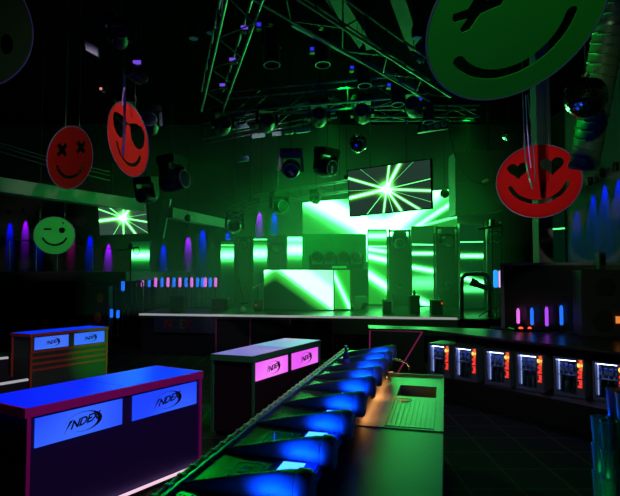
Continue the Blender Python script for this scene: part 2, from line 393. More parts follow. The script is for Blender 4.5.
# DJ booth
DY = 14.0
x0, x1, x2 = at_y(264, 290, DY).x, at_y(333.3, 290, DY).x, at_y(350, 290, DY).x
zt = at_y(300, 270, DY).z; hb = zt - ZS
t = thing('dj_booth', 'DJ booth clad in LED screens with a sweeping white arc', 'DJ booth', ((x0 + x2) / 2, DY, ZS))
cx = (x0 + x2) / 2
MB().box((0, .42, hb / 2 - .01), (x2 - x0 - .02, .8, hb - .02)).build('body', FIXT, t)
MB().quad_uv((x0 - cx, 0, .03), (x1 - cx, 0, .03), (x1 - cx, 0, hb), (x0 - cx, 0, hb)).build('front_screen', ring_screen_mat('dj_arc_picture'), t)
MB().quad_uv((x1 - cx + .03, 0.005, .05), (x2 - cx, .005, .05), (x2 - cx, .005, hb), (x1 - cx + .03, .005, hb)).build('side_screen', screen_mat('dj_side_picture', .45, (0.02, .50, .03), [(B - 62, .11, 1.0, (.48, .45))], core_gain=2.2), t)
MB().box((x1 - cx + .015, 0, hb / 2), (.03, .03, hb)).build('corner_post', BLACK, t)
MB().box((0, .42, hb + .015), (x2 - x0 + .04, .86, .03)).build('table_top', FIXT, t)
MB().box((0, .0, .015), (x2 - x0, .05, .03)).build('plinth', BLACK, t)
l0, l1 = at_y(332, 267.5, DY + .3), at_y(346, 268.6, DY + .3)
t = thing('laptop', 'slim pale laptop lying open on the DJ booth', 'laptop', ((l0.x + l1.x) / 2, DY + .3, zt + .03))
MB().box((0, 0, .012), (.40, .26, .022)).bevel(.004, 1).build('base', ALU, t)
MB().box((0, -.13, .05), (.40, .015, .06), Matrix.Rotation(R(-25), 3, 'X')).build('lid', mat('pale_lid', (.8, .8, .8), .35), t)

# ---- moving heads: one kind, standing or hanging
def moving_head_proto():
    t = thing('moving_head', '-', 'moving head light')
    MB().box((0, 0, .06), (.36, .26, .12)).bevel(.02).build('base', FIXT, t)
    for sx in (-1, 1):
        MB().slab([(sx * .19, -.08, .11), (sx * .19, .08, .11), (sx * .20, .055, .35), (sx * .20, -.055, .35)], (-sx * .045, 0, 0)).build('yoke_arm', FIXT, t)
    h = MB().lathe([(0, -.18), (.08, -.175), (.13, -.13), (.148, -.02), (.140, .08), (.120, .16), (.10, .17), (.0, .155)], Matrix.Translation((0, 0, .31)) @ Matrix.Rotation(R(90), 4, 'X'), 22).build('head', FIXT, t, True)
    MB().lathe([(.095, 0), (.085, .012), (0, .02)], Matrix.Translation((0, -.165, .31)) @ Matrix.Rotation(R(90), 4, 'X'), 20).build('lens', LENS, h, True)
    MB().path([(.115 * math.cos(a), -.172, .31 + .115 * math.sin(a)) for a in [k * math.pi / 12 for k in range(25)]], .008, 6).build('lens_ring', ALU, h, True)
    return t
MH = moving_head_proto(); mh_used = [False]
def moving_head(p, rot, label, scale=1.0, group=None, hang=False):
    o = again(MH, not mh_used[0], p, rot, label); mh_used[0] = True
    o.scale = (scale,) * 3
    if group: o['group'] = group
    elif 'group' in o.keys(): del o['group']
    return o
ordw = ('first', 'second', 'third', 'fourth', 'fifth', 'sixth', 'seventh', 'eighth', 'ninth')
for i, x in enumerate((316.8, 329.8, 343.0, 356.2)):
    p = at_y(x, 266, 15.9)
    moving_head((p.x, 15.9, riser_top), (0, 0, R(-8)), f'round lamp on the grey riser, {ordw[i]} of four from the DJ laptop side' if 0 else f'round stage lamp on the riser behind the DJ booth, {("beside the bright column", "second along", "third along", "beside the slanting beams")[i]}', 1.2, 'four stage lamps on the riser')

# ---- dark lamp towers between the LED columns, each with two heads
def tower(label, x0, x1, ytop, Y, yu, yl, names, shelf=True, ymid=None):
    a, b = at_y(x0, ytop, Y), at_y(x1, ytop, Y); w = b.x - a.x - .06; hh = a.z - ZS
    t = thing('lamp_tower', label, 'lamp tower', ((a.x + b.x) / 2, Y, ZS))
    for sx in (-1, 1): MB().box((sx * (w / 2 - .03), 0, hh / 2), (.06, .06, hh)).build('post', FIXT, t)
    MB().box((0, 0, hh - .06), (w, .06, .07)).build('crossbar', FIXT, t)
    zl = at_y(x0, yl, Y).z - ZS; zu = at_y(x0, yu, Y).z - ZS
    MB().box((0, .30, hh / 2 - .1), (w, .06, hh - .2)).build('back_board', mat('tower_board', (.035, .035, .035), .7), t)
    MB().box((0, .12, zl - .27), (w - .1, .34, .04)).build('shelf', FIXT, t)
    MB().box((0, .12, (zl - .30) / 2), (w - .16, .32, zl - .31)).build('case', mat('tower_case', (.02, .02, .02), .5), t)
    X = (a.x + b.x) / 2
    moving_head((X, Y, ZS + hh - .10), (R(180), 0, R(180)), names[0], min(1.15, (hh - .10 - zu) / .31))
    moving_head((X, Y + .02, ZS + zl - .25), (0, 0, 0), names[1], .72)
tower('dark lamp tower between the banded column and its twin', 234.8, 252.8, 236, 17.4, 246, 288, ('moving head hanging in the tower next to the glowing posts', 'small moving head low in the tower next to the glowing posts'))
tower('dark lamp tower behind the DJ booth edge', 268, 286.6, 235, 17.5, 255, 284, ('moving head hanging in the tower behind the DJ booth', 'small moving head low in the tower behind the DJ booth'))
tower('dark lamp tower beside the brightest LED column', 387.4, 411, 229, 16.0, 249.5, 284, ('moving head hanging in the tower beside the brightest column', 'small moving head low in the tower beside the brightest column'))
tower('dark lamp tower before the hoop handrail', 434.4, 459, 226, 15.2, 258.5, 284, ('moving head hanging in the tower next to the hoop handrail', 'small moving head low in the tower next to the hoop handrail'))
tower('dark lamp tower behind the tall microphone stand', 485, 503, 222, 14.6, 250, 284, ('moving head hanging in the tower behind the tall microphone stand', 'small moving head low in the tower behind the tall microphone stand'))

# ---- glowing posts at the back of the stage, on the balcony steps and by the bar
BLUEG = mat('blue_glow', (.1, .2, .5), .4, emit=(0.01, 0.16, 1.0), strength=1.1)
PINKG = mat('pink_glow', (.5, .2, .4), .4, emit=(0.85, 0.16, 0.85), strength=1.0)
DIMG = mat('unlit_tube', (.35, .4, .45), .35)
def glow_post(x, yt, yb, Y, m, label, r=.028, foot=None, name='light_post', group='glowing posts'):
    a, b = at_y(x, yt, Y), at_y(x, yb, Y); f = ZS if foot is None else foot
    t = thing(name, label, 'light post', (a.x, Y, f), 0, group)
    MB().lathe([(r * .6, b.z - f), (r, b.z - f + .015), (r, a.z - f - .03), (r * .55, a.z - f), (0, a.z - f)], seg=12).build('glow_tube', m, t, True)
    MB().tube((0, 0, .02), (0, 0, b.z - f), .012).build('post', DARKALU, t, True)
    MB().tube((0, 0, 0), (0, 0, .025), .07, seg=14).build('foot', BLACK, t)
row = [(136, 'd', 282.5), (142.5, 'p', 282), (149.3, 'b', 0), (155.7, 'p', 0), (162, 'b', 0), (168, 'p', 0), (174, 'b', 283), (180, 'p', 283), (186, 'b', 0), (191.8, 'p', 0), (197.5, 'b', 0), (202.4, 'b', 0), (205.4, 'p', 0), (210.2, 'b', 0), (215.6, 'p', 0), (226, 'd', 0), (230, 'd', 0)]
for i, (x, k, yb) in enumerate(row):
    Y = 15.3 - .02 * i if x < 218 else 17.8
    m, w = {'b': (BLUEG, 'blue'), 'p': (PINKG, 'pink'), 'd': (DIMG, 'unlit')}[k]
    nth = sum(1 for r in row[:i + 1] if r[1] == k) - 1
    glow_post(x, 277.5, 287 if x < 218 else 284, Y, m, f'{ordw[nth]} {w} glow post along the back of the stage, counted from the balcony steps', .042 if k != 'd' else .03)
glow_post(123, 279.5, 291, 13.4, BLUEG, 'tall blue glow post standing by the sloping stair rail', .045, .6)
glow_post(111.5, 309, 317.5, 12.9, BLUEG, 'low blue glow post at the foot of the steps beside the panel with round discs', .04, .45)
glow_post(118, 310, 318, 12.9, BLUEG, 'low blue glow post at the foot of the steps, one step nearer the stage', .04, .45)
glow_post(495.5, 270, 287.5, 11.4, mat('cyan_glow', (.1, .3, .5), .4, emit=(.02, .32, 1.0), strength=1.2), 'blue glow tube on a post at the stage end beside the dark booth', .05, ZS)
glow_post(500.0, 270.5, 287.5, 11.6, mat('white_glow', (.5, .4, .5), .4, emit=(.8, .5, .9), strength=1.0), 'whitish glow tube on a post at the stage end beside the dark booth', .035, ZS)

# ---- stage clutter
def case(name, label, cat, x0, x1, yt, Y, dep, m=FIXT, z=ZS):
    a, b = at_y(x0, yt, Y), at_y(x1, yt, Y); t = thing(name, label, cat, ((a.x + b.x) / 2, Y, z)); return t, b.x - a.x, a.z - z
t, w, h = case('stage_monitor', 'angular wedge monitor on the stage beside the DJ booth', 'stage monitor', 353.5, 369, 296.5, 14.3, .4)
MB().slab([(-w / 2, 0, .0), (-w / 2 + .08, 0, h), (w / 2 - .05, 0, h), (w / 2, 0, h * .55), (w / 2 - .1, 0, 0)], (0, .4, 0)).bevel(.012, 1).build('cabinet', mat('monitor_paint', (.35, .35, .35), .5), t)
MB().slab([(-.03, -.012, .02), (.06, -.012, h * .55), (w / 2 - .03, -.012, h * .5), (w / 2 - .12, -.012, .02)], (0, .02, 0)).build('grille', BLACK, t)
t, w, h = case('battery_light', 'small box light with a pale rim standing on the stage edge', 'box light', 383.5, 393, 299.5, 13.2, .3)
MB().box((0, .12, h / 2), (w, .24, h)).bevel(.012, 1).build('body', FIXT, t)
MB().box((.0, -.004, h - .03), (w, .03, .05)).build('rim', mat('pale_rim', (.6, .6, .6), .4), t)
MB().box((w / 2 - .02, -.004, h / 2), (.04, .03, h)).build('rim', mat('pale_rim', (.6, .6, .6), .4), t)
t, w, h = case('fog_machine', 'black fog machine with a nozzle stub in front of a slanting LED column', 'fog machine', 410.2, 420.2, 295.5, 13.0, .3)
MB().box((0, .15, h / 2), (w, .3, h)).bevel(.015, 1).build('body', FIXT, t)
MB().tube((0, .12, h), (0, .12, h + .09), .035).build('nozzle', BLACK, t, True); MB().tube((0, .12, h + .09), (0, .12, h + .13), .02).build('nozzle', BLACK, t, True)
t, w, h = case('relay_box', 'black box with a small red light on the stage front', 'stage box', 432, 443, 300, 12.8, .3)
MB().box((0, .15, h / 2), (w, .3, h)).bevel(.012, 1).build('body', FIXT, t)
MB().box((w / 2 - .03, -.006, h - .08), (.035, .02, .05)).build('indicator', mat('red_indicator', (.5, .02, .02), .4, emit=(1, .06, .02), strength=.8), t)
t, w, h = case('flight_case', 'open-framed equipment case below the pink and blue posts', 'case', 170, 183.5, 296, 13.8, .3)
MB().box((0, .2, h / 2), (w - .03, .36, h - .03)).build('body', BLACK, t)
fm = MB()
for sx in (-1, 1):
    for sy in (0, .4): fm.box((sx * w / 2, sy, h / 2), (.025, .025, h))
for z in (.015, h - .015):
    for sy in (0, .4): fm.box((0, sy, z), (w, .025, .025))
    for sx in (-1, 1): fm.box((sx * w / 2, .2, z), (.025, .4, .025))
fm.build('edge_frame', DARKALU, t)
t, w, h = case('equipment_box', 'low black box on the stage under the banded LED column', 'stage box', 211, 226, 299, 14.0, .3)
MB().box((0, .15, h / 2), (w, .3, h)).bevel(.012, 1).build('body', FIXT, t); MB().box((0, .15, h + .012), (w * .5, .03, .024)).build('handle', DARKALU, t)
t, w, h = case('equipment_box', 'square black box on the stage beside the DJ booth screen', 'stage box', 254, 262, 300, 13.9, .3)
MB().box((0, .12, h / 2), (w, .24, h)).bevel(.012, 1).build('body', FIXT, t)
MB().box((-.06, -.005, h * .55), (.03, .02, .03)).build('indicator', mat('red_indicator', (.5, .02, .02), .4), t)
t, w, h = case('stage_fan', 'small green-lit floor lamp below the dark tower', 'floor lamp', 239.5, 246, 305, 13.7, .2)
MB().lathe([(w / 2, 0), (w / 2, .05), (w / 3, .12), (0, .13)], seg=14).build('body', mat('pale_paint', (.4, .4, .4), .5), t, True); MB().path([(-w / 2, 0, .06), (0, 0, .2), (w / 2, 0, .06)], .012).build('bracket', FIXT, t, True)
for lab, pts in (('slim light bar tilted up on the stage under the banded column', ((221, 302), (229.5, 298.2))), ('slim light bar tilted up beside the DJ booth', ((252.6, 288), (263, 283.2)))):
    p, q = at_y(*pts[0], 14.6), at_y(*pts[1], 14.6); c = (p + q) / 2
    t = thing('light_bar', lab, 'light bar', (c.x, 14.6, ZS))
    MB().tube(p, q, .025).build('tube', mat('pale_bar', (.75, .75, .72), .4), t, True, True)
    MB().tube((0, 0, 0), (0, 0, c.z - ZS), .015).build('stand', FIXT, t, True); MB().box((0, 0, .012), (.25, .2, .024)).build('foot', FIXT, t)
t = thing('microphone_stand', 'thin stand leaning beside the dark lamp tower on the stage', 'stand', at_y(243, 303, 14.2))
MB().tube(at_y(238, 277, 14.2), at_y(243.5, 303, 14.2), .014).build('pole', DARKALU, t, True, True); MB().tube((0.02, 0, -.03), (.02, 0, 0), .12, seg=16).build('foot', BLACK, t)
# tall boom stands
def boom(label, xb, yb, yt, Y, arm, foot):
    b = at_y(xb, yb, Y); t = thing('boom_stand', label, 'microphone stand', (b.x, Y, foot)); z = at_y(xb, yt, Y).z
    MB().tube((0, 0, .02), (0, 0, z - foot), .018).build('pole', FIXT, t, True)
    P = [at_y(x, y, Y) for x, y in arm]
    MB().path(P, .022).build('boom_arm', FIXT, t, True, True)
    MB().box((0, 0, z - foot), (.10, .1, .14)).build('clamp', FIXT, t)
    c = at_y(arm[-1][0] - 2, arm[-1][1] + 2, Y)
    MB().path([c + Vector((.08 * math.cos(k * .5), -.03, .09 * math.sin(k * .5) - .05)) for k in range(14)], .009, 6).build('cable_coil', BLACK, t, True, True)
    for k in range(3):
        a = k * 2.1 + .3; MB().tube((0, 0, .25), (.35 * math.cos(a), .35 * math.sin(a), .015), .013).build('leg', FIXT, t, True)
boom('tall boom stand beside the black hoop handrail', 493.5, 322, 222.5, 11.8, ((478, 229.5), (493, 226.5), (501, 225)), ZS)
boom('tall boom stand in front of the framed column on the balcony side', 130, 310, 246.5, 13.2, ((118, 250.5), (130, 248.5), (139, 247)), ZS)
# hoop handrail at the stage end with a torch-like lamp
t = thing('hoop_handrail', 'black bent-tube hoop handrail at the stage end', 'handrail', at_z(475, 317.5, ZS))
Y = t.location.y + .15
hp = [(461.8, 317.6), (461.6, 283), (462.6, 277.5), (466, 274.6), (470, 274), (482, 274), (486, 274.8), (488.6, 278), (489.4, 283), (489.8, 318)]
MB().path([at_y(x, y, Y) for x, y in hp], .048, 12).build('hoop', GLOSSB, t, True, True)
for x in (461.8, 489.8): MB().tube(at_y(x, 318, Y) * 1, at_y(x, 316.6, Y), .085, seg=14).build('base_plate', BLACK, t, True, True)
p, q = at_y(471, 281.5, Y + .25), at_y(489, 289.5, Y + .15)
t = thing('spotlight', 'black torch-shaped spotlight inside the hoop handrail', 'spotlight', (q.x, q.y, q.z))
MB().tube(p, p + (q - p) * .35, .10, .085, 16).build('barrel', FIXT, t, True, True); MB().tube(p + (q - p) * .35, q, .075, .055, 14).build('body', FIXT, t, True, True)
MB().tube(p - (q - p) * .03, p, .085, .1, 16).build('lens', LENS, t, True, True)
# stage steps rail, hoop and panel with two orange discs
t = thing('stair_rail', 'sloping metal rail of the steps between balcony and stage', 'railing', at_y(142, 307, 13.3))
MB().path([at_y(108, 280.5, 13.3), at_y(125, 294, 13.3), at_y(142, 307.5, 13.3)], .02).build('handrail', DARKALU, t, True, True)
for x, y in ((115, 287), (128, 296.5), (139, 305)): MB().tube(at_y(x, y, 13.3), at_y(x, 318, 13.3), .012).build('baluster', DARKALU, t, True, True)
t = thing('stair_hoop', 'small dark hoop rail on the stage corner beside the steps', 'handrail', at_y(140, 311, 13.3))
MB().path([at_y(x, y, 13.3) for x, y in ((135.5, 311), (135.5, 283), (137, 281), (141, 280.8), (142.6, 283), (143, 311))], .022).build('hoop', DARKALU, t, True, True)
t = thing('disc_panel', 'dark blue panel with two orange round discs under the balcony', 'panel', at_y(97, 326, 12.8))
t.location.z = 0
P = [at_y(x, y, 12.8) for x, y in ((86, 287), (108.7, 286.3), (109, 327), (86.5, 327))]
pan = MB().slab(P, (0, .25, 0)); pan.build('board', mat('navy_board', (.03, .04, .09), .6), t, world=True)
z0 = P[2].z
MB().box((0, .12, z0 / 2), (P[2].x - P[3].x - .02, .22, z0)).build('plinth', BLACK, t)
for x, y in ((99.8, 298.2), (97.5, 317.5)):
    p = at_y(x, y, 12.78); MB().lathe([(0, 0), (.10, 0), (.115, .012), (.115, .03)], Matrix.Translation(p) @ Matrix.Rotation(R(-90), 4, 'X') @ Matrix.Diagonal((.72, 1.1, 1, 1)), 22).build('disc', mat('orange_disc', (.75, .26, .08), .6), t, True, True)
# ------------------------------------------------------------------ standing tables with lit fronts
def logo_mb(w, h):
    me = text_mesh('NDEX', h * .52, shear=.5, depth=.0012, spacing=.93, bold=.0022)
    mb = MB().mesh(me); bpy.data.meshes.remove(me)
    mb.xf(Matrix.Translation((w * .05, h * .02, 0)) @ Matrix.Rotation(R(8), 4, 'Z') @ Matrix.Diagonal((w * .70 / (h * 1.35), 1.05, 1, 1)))
    # long tail of the first letter
    a = Vector((-w * .30, h * .17, -.0012)); mb.slab([a, a + Vector((.19 * h, .05 * h, 0)), a + Vector((-.09 * w, -h * .42, 0)), a + Vector((-.14 * w, -h * .60, 0))], (0, 0, .0024))
    # crescent swoosh
    n = 40; out = []; inn = []
    for k in range(n + 1):
        t = R(-118) + R(295) * k / n
        out.append(Vector((w * .06 + w * .46 * math.cos(t), h * .01 + h * .50 * math.sin(t), 0)))
        th = .11 * max(0.05, math.cos((t - R(4)) / 1.62)) ** 1.6
        inn.append(Vector((w * .06 + w * (.46 - th) * math.cos(t), h * .01 + h * (.50 - th * .45) * math.sin(t), 0)))
    vo = [[mb.bm.verts.new(p + Vector((0, 0, z))) for p in L] for L in (out, inn) for z in (-.0012, .0012)]
    o0, o1, i0, i1 = vo
    for k in range(n):
        for q in ((o1[k], o1[k + 1], i1[k + 1], i1[k]), (o0[k + 1], o0[k], i0[k], i0[k + 1]), (o0[k], o0[k + 1], o1[k + 1], o1[k]), (i0[k + 1], i0[k], i1[k], i1[k + 1])):
            mb.bm.faces.new(q)
    return mb
INK = mat('logo_ink', (.01, .01, .03), .6)
def lit_table(label, corners, ztop, framemat, frontmat, panelmat, topmats, slats=0, back=None, apron=.085, panel_h=.2, toe=None):
    """corners: near corner, far corner of the front, then the two back corners (world, seen from above)"""
    A, Bc, C, D = [Vector((p.x, p.y, 0)) for p in corners]
    ux = (Bc - A); L = ux.length; ang = math.atan2(ux.y, ux.x)
    t = thing('standing_table', label, 'table', (A.x, A.y, 0), ang)
    inv = (Matrix.Translation(t.location) @ Matrix.Rotation(ang, 4, 'Z')).inverted()
    c = [inv @ p for p in (A, Bc, C, D)]
    def inset(d):
        m = sum(c, Vector()) / 4; return [p + (m - p).normalized() * d for p in c]
    ci = inset(.05)
    MB().prism([(p.x, p.y) for p in ci], .06, ztop - apron).build('body', frontmat, t)
    MB().prism([(p.x, p.y) for p in inset(.09)], 0, .06).build('plinth', BLACK, t)
    # top: two lit segments and a rim
    h = [(c[0] + c[1]) / 2, (c[3] + c[2]) / 2]; cc = inset(.022); hh = [(cc[0] + cc[1]) / 2, (cc[3] + cc[2]) / 2]
    g = (c[1] - c[0]).normalized() * .004
    MB().prism([(p.x, p.y) for p in (cc[0], hh[0] - g, hh[1] - g, cc[3])], ztop - .02, ztop + .001).build('top_panel', topmats[0], t)
    MB().prism([(p.x, p.y) for p in (hh[0] + g, cc[1], cc[2], hh[1] + g)], ztop - .02, ztop + .001).build('top_panel', topmats[1], t)
    rim = MB()
    for i in range(4):
        p, q, pi, qi = c[i], c[(i + 1) % 4], inset(.02)[i], inset(.02)[(i + 1) % 4]
        rim.prism([(p.x, p.y), (q.x, q.y), (qi.x, qi.y), (pi.x, pi.y)], ztop - apron, ztop)
    rim.build('rim', framemat, t)
    for i in (0, 1, 3):
        p = inset(.035)[i]
        MB().box((p.x, p.y, (ztop - apron) / 2 + .02), (.03, .03, ztop - apron - .04)).build('corner_post', framemat, t)
    # lit front panels
    y = min(ci[0].y, ci[1].y) - .004
    px0, px1 = .085, L - .085; gap = .11; pw = (px1 - px0 - gap) / 2; zt = ztop - apron - .02; zb = zt - panel_h
    for k in range(2):
        x0 = px0 + k * (pw + gap)
        f = MB().box((x0 + pw / 2, y + .0, (zt + zb) / 2), (pw, .012, panel_h)).build('lit_panel', panelmat, t)
        lw, lh = pw * .46, panel_h * .72
        mb = logo_mb(lw, lh).xf(Matrix.Translation((x0 + pw * .50, y - .0085, (zt + zb) / 2)) @ Matrix.Rotation(R(90), 4, 'X'))
        mb.build('logo', INK, f)
    for k in range(slats):
        z = zb - .035 - k * .100
        MB().box((L / 2, y + .002, z), (L - .08, .014, .038)).build('slat', framemat, t)
    if toe: MB().box((L / 2, y - .03, .075), (L - .1, .02, .022)).build('toe_light', toe, t)
    return t
MAG = mat('magenta_edge_paint', (.75, .02, .42), .5); RUST = mat('rust_red_edge_paint', (.75, .13, .05), .5); GRNP = mat('green_edge_paint', (.04, .42, .10), .5)
def glow_mat(name, ca, cb, s, horizontal=True):
    m = mat(name, (.1, .1, .1), .4, emit=ca, strength=s); nt = m.node_tree; b = nt.nodes['Principled BSDF']
    tc = nt.nodes.new('ShaderNodeTexCoord'); nz = nt.nodes.new('ShaderNodeTexNoise'); nz.inputs['Scale'].default_value = 1.3; nz.inputs['Detail'].default_value = 0
    mx = nt.nodes.new('ShaderNodeMixRGB'); mx.inputs[1].default_value = (*ca, 1); mx.inputs[2].default_value = (*cb, 1)
    mr = nt.nodes.new('ShaderNodeMapRange'); mr.inputs['From Min'].default_value = .35; mr.inputs['From Max'].default_value = .65
    nt.links.new(tc.outputs['Object'], nz.inputs['Vector']); nt.links.new(nz.outputs['Fac'], mr.inputs['Value']); nt.links.new(mr.outputs['Result'], mx.inputs[0])
    nt.links.new(mx.outputs[0], b.inputs['Emission Color']); return m
BLUEP = glow_mat('blue_lit_panel', (0.002, 0.05, 1.0), (0.03, 0.14, 1.0), 1.0)
BLUEP2 = glow_mat('pale_blue_lit_panel', (0.03, 0.13, 1.0), (0.05, 0.18, 1.0), .95)
PINKP = glow_mat('pink_lit_panel', (0.85, 0.10, 0.95), (1.0, 0.22, 1.0), 1.0)
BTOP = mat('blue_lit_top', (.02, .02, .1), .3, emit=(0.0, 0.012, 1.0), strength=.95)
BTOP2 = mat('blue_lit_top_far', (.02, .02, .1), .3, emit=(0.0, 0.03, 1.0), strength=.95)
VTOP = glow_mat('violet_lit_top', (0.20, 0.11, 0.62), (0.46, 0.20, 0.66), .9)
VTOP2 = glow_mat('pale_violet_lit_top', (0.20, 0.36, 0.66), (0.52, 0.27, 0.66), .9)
TOE = mat('toe_light_white', (.8, .7, .7), .5, emit=(1, .68, .8), strength=.9)
ZT = 1.02
def tab(px, z): return [at_z(x, y, z) for x, y in px]
c = tab(((25, 409), (203.3, 371)), ZT)
d = Vector((-.62, .34, 0)).normalized() * .78
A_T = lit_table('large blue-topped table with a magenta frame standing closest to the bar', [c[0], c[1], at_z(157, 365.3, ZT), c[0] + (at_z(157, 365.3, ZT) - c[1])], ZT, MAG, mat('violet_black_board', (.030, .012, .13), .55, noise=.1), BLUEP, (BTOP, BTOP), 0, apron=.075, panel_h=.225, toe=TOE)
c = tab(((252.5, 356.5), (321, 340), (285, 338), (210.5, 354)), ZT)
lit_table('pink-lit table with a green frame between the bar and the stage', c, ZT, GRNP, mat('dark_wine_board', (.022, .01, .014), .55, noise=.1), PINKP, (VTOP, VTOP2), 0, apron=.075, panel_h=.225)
c = tab(((30, 334.2), (108.8, 326.6)), ZT)
bk = at_z(10.3, 332.8, ZT) - c[0]
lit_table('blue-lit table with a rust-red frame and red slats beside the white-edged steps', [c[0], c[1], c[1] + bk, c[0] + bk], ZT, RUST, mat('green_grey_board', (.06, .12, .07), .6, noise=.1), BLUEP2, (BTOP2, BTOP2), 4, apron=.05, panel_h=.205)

# ------------------------------------------------------------------ the bar
ZB, ZW = 1.10, 0.91
BD = Vector((.262, 1, 0)).normalized(); BN = Vector((BD.y, -BD.x, 0))      # along the bar, across it towards the bartender
bar_ang = math.atan2(BN.y, BN.x)                                          # local x = across, local y = along
O0 = at_z(217.6, 455, ZB)                                                  # a point of the outer top edge
s0 = -1.2; s1 = (at_z(353, 350, ZB) - O0).dot(BD)
BW = .555
bar = thing('bar_counter', 'long dark bar counter with a tube edge and lit inlays, seen from behind', 'bar counter', O0 - Vector((0, 0, ZB)), bar_ang)
def bl(x, y, z): return bar.matrix_basis @ Vector((x, y, z))
MB().box((BW / 2, (s0 + s1) / 2, ZB - .02), (BW, s1 - s0, .04)).bevel(.006, 1).build('counter_top', mat('bar_top_gloss', (.09, .10, .10), .25, noise=.06), bar)
MB().box((.20, (s0 + s1) / 2, (ZB - .04) / 2), (.30, s1 - s0 - .04, ZB - .04)).build('body', BLACK, bar)
MB().box((.30, (s0 + s1) / 2, ZB - .075), (.40, s1 - s0 - .06, .07)).build('apron', BLACK, bar)
MB().box((BW + .006, (s0 + s1) / 2, ZB - .022), (.012, s1 - s0, .05)).build('inner_edge', mat('blue_edge_paint', (.05, .10, .5), .35), bar)
TUBEM = mat('edge_tube', (.60, .66, .60), .35)
MB().tube((-.03, s0, ZB + .012), (-.03, s1, ZB + .012), .014, seg=12).build('edge_tube', TUBEM, bar, True)
MB().box((.004, (s0 + s1) / 2, ZB + .006), (.02, s1 - s0, .03)).build('edge_rail', mat('edge_rail_blue', (.10, .14, .55), .3, .2), bar)
k = 0; y = s0 + .05
while y < s1:
    MB().box((-.022, y, ZB + .020), (.040, .026, .022)).bevel(.004, 1).build('clamp', mat('clamp_green', (.80, .95, .75), .4), bar, True)
    y += .115
# cone-shaped shades across the bar top
def fin_profile(x):
    if x < .50: return .010 + (.079 - .010) * (x / .50) ** .85
    return .079 + .004 * min(1, (x - .5) / .1)
def shade_proto():
    t = thing('cone_shade', '-', 'bar shade', (0, 0, 0), 0, 'cone-shaped shades along the bar')
    bm = MB(); rings = []; n = 28
    xs = [0, .06, .12, .18, .24, .30, .36, .41, .45, .48, .51, .53, .545]
    for x in xs:
        r = fin_profile(x); ax = max(r * .58, .011)
        rings.append([bm.bm.verts.new((x, r * (.58 + .3 * max(0, (x - .45) / .1)) * math.cos(2 * math.pi * q / n), (ax + r * math.sin(2 * math.pi * q / n)) if x > .54 else max(.001, ax + r * math.sin(2 * math.pi * q / n)))) for q in range(n)])
    for a, b in zip(rings, rings[1:]):
        for q in range(n): bm.bm.faces.new((a[q], a[(q + 1) % n], b[(q + 1) % n], b[q]))
    bm.bm.faces.new(rings[0]); bm.bm.faces.new(rings[-1][::-1])
    bm.build('shell', mat('shade_teal', (.05, .13, .15), .42, noise=.05), t, True)
    r = .086; M = Matrix.Translation((.549, 0, .046)) @ Matrix.Diagonal((1, .88, 1, 1)) @ Matrix.Rotation(R(90), 4, 'Y')
    MB().lathe([(r, 0), (r + .004, .012), (r + .002, .05), (r - .012, .066), (0, .075)], M, 30).build('end_cap', mat('shade_cap', (.12, .22, .26), .45, noise=.05), t, True)
    return t
SH = shade_proto()
ys = []
for inv in (4.50, 5.45, 6.48, 7.5, 8.6, 9.52, 10.42, 11.36, 12.27):
    Yp = F * (H - ZB - .06) * inv * 1e-3 + .10
    ys.append((Yp - O0.y - BN.y * .62) / BD.y)
marks = ('lying across the bar in front, cut by the picture edge', 'behind the dark bar mat with the writing', 'behind the mat with the blue rod', 'beside the drainboard front', 'beside the drainboard middle', 'beside the tap', 'just past the beer bottle', 'last but one along the bar', 'at the far end of the bar')
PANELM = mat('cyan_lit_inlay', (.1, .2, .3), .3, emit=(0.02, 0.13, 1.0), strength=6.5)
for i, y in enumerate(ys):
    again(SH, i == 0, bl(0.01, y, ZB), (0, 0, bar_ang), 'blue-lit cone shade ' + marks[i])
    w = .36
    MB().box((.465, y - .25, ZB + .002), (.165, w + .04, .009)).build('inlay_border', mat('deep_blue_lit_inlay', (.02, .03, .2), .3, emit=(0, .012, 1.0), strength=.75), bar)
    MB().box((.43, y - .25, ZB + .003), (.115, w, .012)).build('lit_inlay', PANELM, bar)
    d = bpy.data.lights.new('shade_light', 'AREA'); d.shape = 'RECTANGLE'; d.size = .15; d.size_y = .05; d.color = (0.0, .05, 1.0); d.energy = 1.7; d.spread = R(72)
    q = bpy.data.objects.new('shade_light', d); COL.objects.link(q); q.location = bl(.45, y - .17, ZB + .016)
    q.rotation_euler = (bl(.47, y, ZB + .075) - q.location).to_track_quat('-Z', 'Y').to_euler()
